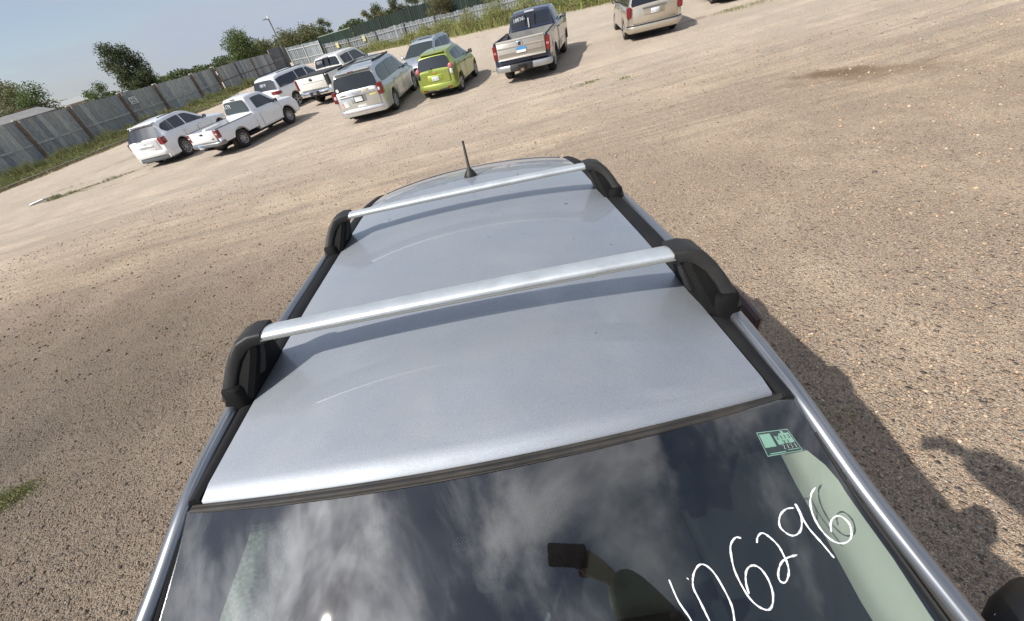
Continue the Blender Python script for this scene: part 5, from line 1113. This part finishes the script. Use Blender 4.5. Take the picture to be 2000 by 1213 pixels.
q = MB(); rr = []
for j in range(13):
    tt = j/12; xl, xr = lerp(-.229, -.135, tt), lerp(.214, .138, tt); yl, yr = lerp(.414, .300, tt), lerp(.416, .292, tt)
    rr.append([(lerp(xl, xr, i/12), lerp(yl, yr, i/12), Z(gz(lerp(xl, xr, i/12), lerp(yl, yr, i/12))-.005)) for i in range(13)])
q.loft(rr, False); q.build('mirror_dot_zone', DOT, car)
# edge moulding beside the glass
for sd in (1, -1):
    q = MB(); q.tube([(sd*(gw(y)+.006), y, Z(gz(gw(y), y)+.002)) for y in np.linspace(.445, -.36, 24)], .0055, 6); q.build('pillar_moulding', SEAL, car, 60)
    q = MB(); q.tube([(sd*(gw(y)-.004), y, Z(gz(gw(y), y)+.001)) for y in np.linspace(.445, -.36, 24)], .0028, 5); q.build('glass_edge_bead', SEAM, car, 60)
q = MB(); q.tube([(.82*u, -.38, Z(-.60)) for u in np.linspace(-1, 1, 5)], .03, 8); q.build('cowl', STRIP, car)
# interior seen through the glass
INT = mat('cabin_black', (.022, .024, .026), .8, 0, 0, .15); INTG = mat('cabin_grey', (.06, .06, .058), .85, noise=(8, .15)); TRIM = mat('pillar_trim', (.50, .48, .44), .75, noise=(6, .08))
for sd in (1, -1):
    q = MB(); rr = []
    for k in range(25):
        y = lerp(.50, -.30, k/24); xo = gw(y)-.004; xi = float(np.interp(y, [-.3, .19, .225, .265, .345, .44, .5], [.69, .602, .588, .580, .572, .562, .56])) if sd > 0 else float(np.interp(y, [-.3, .312, .431, .5], [.55, .452, .427, .42]))
        xo2 = xo if sd > 0 else float(np.interp(y, [-.3, .319, .431, .5], [.60, .497, .461, .45])); z = gz(xo, y)
        rr.append([(sd*xo2, y, Z(z-.018)), (sd*lerp(xo2, xi, .4), y, Z(z-.028)), (sd*lerp(xo2, xi, .85), y, Z(z-.045)), (sd*xi, y, Z(z-.07)), (sd*(xi+.01), y, Z(z-.12))])
    q.loft(rr, False); q.build('pillar_trim', TRIM if sd > 0 else mat('pillar_trim_dull', (.30, .31, .27), .9, noise=(160, .45)), car, 60)
    q = MB(); q.box(*sorted((sd*.60, sd*.78)), -.3, 2.3, Z(-1.35), Z(-.66)); q.build('door_inner', INT, car)
    q = MB(); q.rbox(*sorted((sd*.52, sd*.64)), .05, .95, Z(-.93), Z(-.86), .02, axis='y'); ar_ = q.build('armrest', INT, car, 45)
    for k in range(4):
        q = MB(); q.rbox(*sorted((sd*(.545+.03*(k % 2)), sd*(.570+.03*(k % 2)))), .22+.055*(k//2), .262+.055*(k//2), Z(-.86), Z(-.852), .006, axis='z'); q.build('window_switch', INTG, car, 45)
q = MB(); q.box(-.75, .75, -.4, 2.4, Z(-1.50), Z(-1.46)); q.build('cabin_floor', INT, car)
q = MB(); rr = []
for j in range(9):
    y = lerp(.50, 2.5, j/8); rr.append([(.54*(2*i/8-1), y, Z(roof_z(.54*(2*i/8-1), y)-.045)) for i in range(9)])
q.loft(rr, False); q.build('headliner', INTG, car)
for sx_ in (-.34, .34):
    for y0_ in (.55, 1.45):
        q = MB(); q.rbox(sx_-.24, sx_+.24, y0_, y0_+.50, Z(-1.24), Z(-1.08), .06, axis='x'); q.rbox(sx_-.23, sx_+.23, y0_+.46, y0_+.62, Z(-1.10), Z(-.50), .07, axis='x'); q.rbox(sx_-.12, sx_+.12, y0_+.48, y0_+.58, Z(-.48), Z(-.30), .04, axis='x'); q.build('seat', mat('dark_seat', (.026, .027, .027), .9, 0, 0, .08, noise=(12, .3)), car, 45)
q = MB(); q.rbox(-.72, .72, -.42, .03, Z(-.86), Z(-.66), .07, axis='x'); q.build('dashboard', INT, car, 45)
q = MB(); q.rbox(-.12, .12, .02, 1.0, Z(-1.30), Z(-1.05), .04, axis='y'); co = q.build('centre_console', mat('console_grey', (.05, .05, .05), .5), car, 45)
q = MB(); q.rbox(-.09, .09, .20, .42, Z(-1.05), Z(-1.035), .03, axis='z'); q.rbox(-.05, .05, .46, .56, Z(-1.05), Z(-1.035), .03, axis='z'); q.build('console_trim', mat('silver_trim', (.4, .41, .42), .3, .6), co, 45)
q = MB(); q.tube([(0, .30, Z(-1.04)), (0, .27, Z(-.92))], .012, 8); q.rbox(-.025, .025, .245, .295, Z(-.93), Z(-.86), .02, axis='z'); q.build('gear_lever', INT, co, 45)
q = MB(); c0 = Vector((.36, .16, Z(-.80))); q.tube([tuple(c0+Vector((.19*math.cos(2*math.pi*k/28), .19*math.sin(2*math.pi*k/28)*.42, .19*math.sin(2*math.pi*k/28)*.9))) for k in range(29)], .015, 8, caps=False)
q.tube([(.18, .16, Z(-.80)), (.54, .16, Z(-.80))], .018, 6); q.rbox(.29, .43, .12, .18, Z(-.86), Z(-.74), .04, axis='y'); q.build('steering_wheel', INT, car, 50)
# interior mirror and sensor bracket behind the dotted print
q = MB(); q.rbox(-.029, .027, .300, .350, Z(-.262), Z(-.246), .014, axis='z'); q.build('mirror_foot', INT, car, 45)
q = MB(); q.rbox(-.060, -.030, .352, .378, Z(-.222), Z(-.216), .009, axis='z'); q.build('sensor_label', mat('sensor_label', (.42, .40, .36), .6), car, 45)
q = MB(); q.rbox(-.12, .12, .12, .15, Z(-.44), Z(-.36), .03, axis='x'); q.build('interior_mirror', INT, car, 45)
# inspection sticker on the inside of the glass
def gp(x, y, dz): return (x, y, Z(gz(x, y)+dz))
SC0 = [(.486, .448), (.543, .452), (.552, .419), (.487, .412)]
def sq(u, v, dz):
    a = Vector(SC0[0]).lerp(Vector(SC0[1]), u); b_ = Vector(SC0[3]).lerp(Vector(SC0[2]), u); p = a.lerp(b_, v); return gp(p.x, p.y, dz)
q = MB(); q.add([sq(0, 0, -.0022), sq(1, 0, -.0022), sq(1, 1, -.0022), sq(0, 1, -.0022)], [(0, 1, 2, 3)]); stk = q.build('inspection_sticker', mat('sticker_dark', (.05, .06, .055), .6), car)
MINT = mat('sticker_mint', (.46, .66, .58), .6)
q = MB()
def cell(u0, u1, v0, v1, dz=-.0012): q.add([sq(u0, v0, dz), sq(u1, v0, dz), sq(u1, v1, dz), sq(u0, v1, dz)], [(0, 1, 2, 3)])
cell(.05, .38, .10, .66); cell(.46, .62, .24, .62); cell(.62, .95, .16, .60); cell(0, 1, 0, .03); cell(0, 1, .97, 1); cell(0, .018, 0, 1); cell(.982, 1, 0, 1); cell(.1, .55, .90, .94); cell(.62, .95, .86, .89); cell(.72, .80, .06, .2)
q.build('sticker_print', MINT, stk)
def slet(txt, u0, v0, du, h):
    q = MB()
    for i, ch in enumerate(txt):
        for st in DIG.get(ch, []): q.tube([sq(u0+du*(i+a*.7), v0-h*b, .0003) for a, b in st], .0005, 4)
    return q
slet('2113', .48, .42, .115, .16).build('sticker_number', BLK, stk); slet('21', .60, .60, .12, .13).build('sticker_number', BLK, stk); slet('2131', .52, .84, .11, .17).build('sticker_number', mat('sticker_grey', (.30, .32, .28), .6), stk)
# handwritten lot number
NUM = {'1': [[0.265, 0.27], [0.269, 0.247], [0.278, 0.228], [0.282, 0.212]], 'dot': [[0.291, 0.27], [0.293, 0.268]],
 '0': [[0.305, 0.216], [0.303, 0.226], [0.299, 0.245], [0.296, 0.258], [0.299, 0.268], [0.306, 0.277], [0.316, 0.283], [0.325, 0.281], [0.333, 0.271], [0.339, 0.251], [0.341, 0.236], [0.338, 0.223], [0.335, 0.214]],
 '6': [[0.39, 0.309], [0.382, 0.31], [0.371, 0.302], [0.366, 0.29], [0.363, 0.274], [0.365, 0.257], [0.37, 0.242], [0.378, 0.233], [0.389, 0.229], [0.398, 0.234], [0.405, 0.246], [0.406, 0.261], [0.401, 0.273], [0.391, 0.277], [0.38, 0.272], [0.373, 0.26], [0.371, 0.247]],
 '2': [[0.411, 0.302], [0.416, 0.309], [0.425, 0.313], [0.433, 0.308], [0.441, 0.297], [0.443, 0.285], [0.443, 0.275], [0.439, 0.265], [0.429, 0.256], [0.422, 0.258], [0.424, 0.266], [0.433, 0.276], [0.445, 0.282], [0.463, 0.285]],
 '9': [[0.49, 0.341], [0.477, 0.34], [0.463, 0.332], [0.456, 0.319], [0.464, 0.309], [0.475, 0.308], [0.487, 0.315], [0.496, 0.33], [0.497, 0.341], [0.495, 0.346]], '9t': [[0.495, 0.346], [0.496, 0.332], [0.499, 0.315], [0.508, 0.297], [0.516, 0.279]],
 'last6': [[0.541, 0.366], [0.529, 0.358], [0.519, 0.344], [0.515, 0.329], [0.517, 0.312], [0.526, 0.299], [0.539, 0.295], [0.554, 0.299], [0.563, 0.309], [0.565, 0.32], [0.557, 0.328], [0.545, 0.326], [0.536, 0.319], [0.531, 0.309]]}
q = MB()
for k, pts in NUM.items():
    P_ = catmull([gp(x, y, .0006) for x, y in pts], 5); rd = [.00130*(1+.22*math.sin(i*.9+len(k))+.15*math.sin(i*2.3+1)+rng.uniform(-.12, .12))*(.55 if i in (0, len(P_)-1) else 1) for i in range(len(P_))]; q.tube(P_, rd, 6)
q.build('lot_number', MARK, car, 60)
# roof bars
def crossbar(yc, zt, label):
    r = bpy.data.objects.new('roof_crossbar', None); COL.objects.link(r); r.parent = car; r.location = (0, yc, Z(zt))
    q = MB(); rr = []; n_ = 24
    for i in range(n_+1):
        x = .497*(2*i/n_-1); ee = 1-.0*abs(x); dz = -.004*(x/.5)**2; ring = []
        for a in range(0, 360, 20):
            c, s_ = math.cos(R_(a)), math.sin(R_(a)); ring.append((x, .034*c*abs(c)**.05, dz-.013+.0135*s_*(1.0 if s_ > 0 else .9)+(-.004*c if s_ > 0 else 0)))
        rr.append(ring)
    q.loft(rr, True, True); bar = q.build('aluminium_bar', ALU, r, 60)
    q = MB(); q.box(-.49, .49, -.0375, -.0325, -.0195, -.0175); q.build('bar_groove', mat('bar_groove', (.16, .16, .15), .7), bar)
    for sd in (1, -1):
        # outer arched cover
        q = MB(); rr = []
        path = [(.488, .0, -.016, .035, .016), (.516, -.001, -.015, .038, .017), (.540, -.005, -.023, .042, .018), (.562, -.011, -.044, .047, .016), (.580, -.018, -.073, .055, .016), (.594, -.026, -.104, .063, .017), (.604, -.032, -.132, .069, .018)]
        for i, (x, y, z, hw, th) in enumerate(path):
            a = path[min(i+1, len(path)-1)]; b_ = path[max(i-1, 0)]; d = Vector((a[0]-b_[0], 0, a[2]-b_[2])).normalized(); nr = Vector((-d.z, 0, d.x)); nr = nr if nr.z+nr.x > 0 else -nr
            ring = []
            for ang in range(0, 360, 24):
                c, s_ = math.cos(R_(ang)), math.sin(R_(ang)); cc = math.copysign(abs(c)**.35, c); ss = math.copysign(abs(s_)**.35, s_)
                ring.append((sd*(x+nr.x*th*ss), y+hw*cc, z+nr.z*th*ss))
            rr.append(ring)
        q.loft(rr, True, True); cov = q.build('foot_cover', BPL, r, 50)
        # inner web: wedge that widens to the ditch, with a raised fin on it
        q = MB(); rr = []
        for x, xo, z, ya, yb in ((.502, .536, -.018, -.036, .032), (.508, .564, -.048, -.050, .046), (.520, .584, -.080, -.067, .064), (.533, .598, -.112, -.083, .082), (.547, .608, -.145, -.096, .104)):
            rr.append([(sd*(x+.004), ya+.008, z), (sd*x, lerp(ya, yb, .5), z+.002), (sd*(x+.004), yb-.008, z), (sd*(x+.014), yb, z), (sd*xo, yb-.012, z), (sd*xo, ya+.004, z), (sd*(x+.018), ya, z)])
        q.loft(rr, True, True); q.build('foot_web', BPL2, cov, 35)
        q = MB(); rr = []
        for x, z, yc_, hw in ((.514, -.032, -.018, .006), (.520, -.060, -.026, .010), (.531, -.092, -.036, .013), (.537, -.102, -.040, .008)):
            rr.append([(sd*(x-.010), yc_-hw, z), (sd*(x-.016), yc_, z), (sd*(x-.010), yc_+hw, z), (sd*(x+.012), yc_+hw, z), (sd*(x+.012), yc_-hw, z)])
        q.loft(rr, True, True); q.build('foot_fin', BPL, cov, 50)
        # base boot that clips into the ditch
        q = MB(); rr = []
        for z, x0, x1, ya, yb in ((-.100, .575, .612, -.090, .040), (-.106, .562, .619, -.098, .050), (-.130, .552, .625, -.102, .075), (-.150, .5535, .628, -.108, .095), (-.180, .557, .624, -.112, .106)):
            ring = []
            for ang in range(0, 360, 20):
                c, s_ = math.cos(R_(ang)), math.sin(R_(ang)); cc = math.copysign(abs(c)**.5, c); ss = math.copysign(abs(s_)**.5, s_)
                ring.append((sd*(lerp(x0, x1, .5)+(x1-x0)*.5*cc), lerp(ya, yb, .5)+(yb-ya)*.5*ss, z))
            rr.append(ring)
        q.loft(rr, True, True); q.build('foot_base', BPL2, cov, 45)
    return r
crossbar(.838, .004, 0); crossbar(1.668, .0, 0)
# bits of grit and seed husks lying on the paint
q = MB()
for k in range(46):
    x, y = rng.uniform(-.5, .5), rng.uniform(.56, 2.4); a = rng.uniform(0, 6.28); l_ = rng.uniform(.0012, .0045)*(2.2 if k % 11 == 0 else 1); w_ = l_*rng.uniform(.25, .8); z = Z(roof_z(x, y)+.0008)
    c_, s_ = math.cos(a), math.sin(a); q.add([(x-c_*l_, y-s_*l_, z), (x+s_*w_, y-c_*w_, z), (x+c_*l_, y+s_*l_, z+.0006), (x-s_*w_, y+c_*w_, z), (x, y, z+.0012)], [(0, 1, 4), (1, 2, 4), (2, 3, 4), (3, 0, 4)])
tag(q.build('roof_grit', mat('grit', (.10, .09, .07), .8), roof), None, kind='stuff')
# aerial
q = MB(); zr = roof_z(0, 2.22); q.lathe([(.036, zr-.004), (.034, zr+.008), (.024, zr+.026), (.012, zr+.042), (.006, zr+.05)], 18, 'z', (0.008, 2.20, ZB)); ab = q.build('aerial_base', BPL, car, 50)
q = MB(); q.tube([(.008, 2.20, Z(zr+.045)), (.003, 2.280, Z(zr+.160))], [.0080, .0058], 8); q.tube([(.003, 2.278, Z(zr+.157)), (.0028, 2.281, Z(zr+.166))], .0066, 8); q.build('aerial_mast', BPL, ab, 50)
# door mirrors
for sd in (1, -1):
    q = MB(); rr = []
    for t_, x, y, z, a_, b_ in ((0, .955, .25, -.80, .03, .04), (.2, .985, .26, -.79, .055, .075), (.5, 1.05, .285, -.785, .070, .085), (.8, 1.12, .31, -.785, .070, .085), (1, 1.165, .33, -.79, .045, .06)):
        rr.append([(sd*x, y+a_*math.cos(R_(k)), Z(z+b_*math.sin(R_(k)))) for k in range(0, 360, 24)])
    q.loft(rr, True, True); mo = q.build('door_mirror', mat('mirror_shell', (.010, .010, .011), .5, 0, 0, .4), car, 60)
    q = MB(); q.tube([(sd*.86, .30, Z(-.82)), (sd*.97, .30, Z(-.80))], .035, 8); q.build('mirror_arm', BPL, mo, 60)
    q = MB(); q.loft([[(sd*x, y, Z(z)) for x, y, z in ((1.0, .302, -.83), (1.12, .345, -.83), (1.12, .345, -.745), (1.0, .302, -.745))], [(sd*x, y+.012, Z(z)) for x, y, z in ((1.0, .302, -.83), (1.12, .345, -.83), (1.12, .345, -.745), (1.0, .302, -.745))]], True, True); q.build('mirror_glass', mat('mirror_glass', (.6, .62, .65), .03, 1.0), mo, 45)
# crumpled dark red trim hanging beside the left rear door
q = MB()
for k in range(5):
    o_ = k*.012; q.tube([(.868+o_*.5, 1.42-o_*2, Z(-.44)), (.905+o_*.7, 1.36-o_*2.6, Z(-.47-o_*.4)), (.935+o_*.5, 1.25-o_*2.2, Z(-.53)), (.940+o_*.2, 1.16-o_*.4, Z(-.58))], [.010, .016, .014, .008], 6)
q.build('torn_trim', mat('dark_red_trim', (.045, .018, .015), .35, 0, .4), car, 40)
q = MB(); q.rbox(.80, .905, 1.28, 1.46, Z(-.50), Z(-.43), .03, axis='y'); q.build('trim_holder', BPL2, car, 45)

# ------------------------------------------------------------------ person holding the phone up (just outside the frame)
def W2(x, y, z): return Mc @ Vector((x, y, z+ZB))
def skin(name, verts, edges, radii, m, root=0, sub=2, parent=None):
    me = bpy.data.meshes.new(name); me.from_pydata([tuple(v) for v in verts], edges, []); o = bpy.data.objects.new(name, me); COL.objects.link(o)
    sk = o.modifiers.new('s', 'SKIN'); sk.use_smooth_shade = True; ss = o.modifiers.new('u', 'SUBSURF'); ss.levels = sub; ss.render_levels = sub
    if not me.skin_vertices: me.skin_vertices.new() if hasattr(me.skin_vertices, 'new') else None
    for i, r in enumerate(radii):
        d = me.skin_vertices[0].data[i]; d.radius = (r, r) if not isinstance(r, tuple) else r; d.use_root = (i == root)
    bpy.context.view_layer.update(); m2 = bpy.data.meshes.new_from_object(o.evaluated_get(bpy.context.evaluated_depsgraph_get())); bpy.data.objects.remove(o)
    m2.materials.clear(); m2.materials.append(m); m2.shade_smooth(); m2.name = name; o = bpy.data.objects.new(name, m2); COL.objects.link(o)
    if parent: o.parent = parent
    return o
def world_to(root, P): inv = root.matrix_world.inverted(); return [inv @ p for p in P]
gx_, gy_ = W2(1.02, -.48, -ZB).xy; gz_ = T(gx_, gy_)
person = empty('person', (gx_, gy_, gz_), 0, 'person in a black jacket and dark jeans holding a phone up over the windscreen', 'person'); bpy.context.view_layer.update()
SK = mat('skin', (.26, .15, .11), .6); JK = mat('black_jacket', (.012, .012, .013), .7, bump=(40, .6)); JN = mat('dark_jeans', (.03, .035, .06), .85, bump=(90, .4)); HR = mat('brown_hair', (.05, .03, .02), .7, bump=(80, .8))
ph_c = CAM-fw*.0085+RT*.072-UP*.026
hand = CAM+RT*.155-UP*.034-fw*.02
S0 = Vector((gx_, gy_, gz_))
P_ = [S0+Vector((0, 0, .98)), S0+Vector((0, .01, 1.16)), S0+Vector((-.01, .02, 1.38)), S0+Vector((-.02, .02, 1.54)), S0+Vector((-.03, .03, 1.62)), S0+Vector((-.03, .05, 1.72)), S0+Vector((-.03, .05, 1.80)),
      S0+Vector((-.22, .04, 1.60)), Vector((.38, -.34, 2.87)), hand+RT*.05-UP*.03, S0+Vector((.19, 0, 1.48)), S0+Vector((.27, .06, 1.20)), S0+Vector((.12, .26, 1.10)),
      S0+Vector((-.10, 0, .90)), S0+Vector((-.12, .02, .50)), S0+Vector((-.13, -.02, .09)), S0+Vector((-.14, .13, .05)), S0+Vector((.10, 0, .90)), S0+Vector((.12, .02, .50)), S0+Vector((.13, -.02, .09)), S0+Vector((.14, .13, .05))]
E_ = [(0, 1), (1, 2), (2, 3), (3, 4), (4, 5), (5, 6), (2, 7), (7, 8), (8, 9), (2, 10), (10, 11), (11, 12), (0, 13), (13, 14), (14, 15), (15, 16), (0, 17), (17, 18), (18, 19), (19, 20)]
R__ = [(.15, .11), (.14, .10), (.17, .11), (.07, .07), .052, (.080, .095), (.068, .08), .062, .046, .030, .062, .045, .028, .085, .058, .042, .038, .085, .058, .042, .038]
body = skin('body', world_to(person, P_), E_, R__, SK, 0, 2, person)
sh = skin('jacket', world_to(person, [P_[0], P_[1], P_[2], P_[3], P_[7], P_[8], lerp(P_[8], P_[9], .975), P_[10], P_[11], lerp(P_[11], P_[12], .85)]), [(0, 1), (1, 2), (2, 3), (2, 4), (4, 5), (5, 6), (2, 7), (7, 8), (8, 9)], [(.175, .135), (.165, .125), (.19, .13), .085, .11, .10, .082, .080, .060, .044], JK, 0, 2, person)
skin('jeans', world_to(person, [P_[0]-Vector((0, 0, .02)), P_[13], P_[14], P_[15]+Vector((0, 0, .03)), P_[17], P_[18], P_[19]+Vector((0, 0, .03))]), [(0, 1), (1, 2), (2, 3), (0, 4), (4, 5), (5, 6)], [(.165, .125), .10, .074, .062, .10, .074, .062], JN, 0, 2, person)
skin('hair', world_to(person, [P_[5]+Vector((0, -.035, .03)), P_[6]+Vector((0, -.02, .02))]), [(0, 1)], [(.088, .092), (.074, .085)], HR, 0, 2, person)
for sd in (-1, 1):
    q = MB(); q.rbox(sd*.135-.05, sd*.135+.05, -.10, .19, -.01, .09, .03, axis='y'); q.build('shoe', BPL, person, 50)
# hand: palm, four curled fingers and a thumb closing on the end of the phone
wr = hand+RT*.05-UP*.03
pv = [wr+(Vector((.38, -.34, 2.87))-wr).normalized()*.07, wr, hand+RT*.025-UP*.022, hand-UP*.005]; hv = list(pv); he = [(0, 1), (1, 2), (2, 3)]; hr = [.030, .027, (.034, .020), (.036, .018)]
for i in range(4):
    k0 = hand+UP*(.028-.020*i)-RT*.004-fw*.004; a0 = len(hv); ln = (.038, .043, .040, .032)[i]
    hv += [k0, k0-RT*ln*.6-fw*.016, k0-RT*ln*1.15-fw*.010, k0-RT*ln*1.45-fw*.002]; he += [(3, a0), (a0, a0+1), (a0+1, a0+2), (a0+2, a0+3)]; hr += [.0095, .0088, .008, .0068]
a0 = len(hv); k0 = hand+RT*.018-UP*.045; hv += [k0+fw*.008, k0-RT*.028+fw*.016+UP*.004, k0-RT*.052+fw*.010+UP*.008]; he += [(2, a0), (a0, a0+1), (a0+1, a0+2)]; hr += [.013, .0105, .009]
skin('hand', world_to(person, hv), he, hr, SK, 0, 2, person)
phone = bpy.data.objects.new('smartphone', None); COL.objects.link(phone); Mp = Matrix((RT, UP, -fw)).transposed().to_4x4(); Mp.translation = ph_c; phone.matrix_world = Mp
tag(phone, 'dark smartphone held level in the raised hand over the windscreen', 'phone')
q = MB(); q.rbox(-.074, .074, -.036, .036, -.0040, .0040, .010, axis='z'); q.build('phone_body', mat('phone_dark_red', (.05, .010, .010), .25, .2), phone, 45)
q = MB(); q.rbox(-.070, .070, -.033, .033, .0041, .0046, .008, axis='z'); q.build('screen', mat('screen_black', (.01, .01, .012), .08), phone, 45)
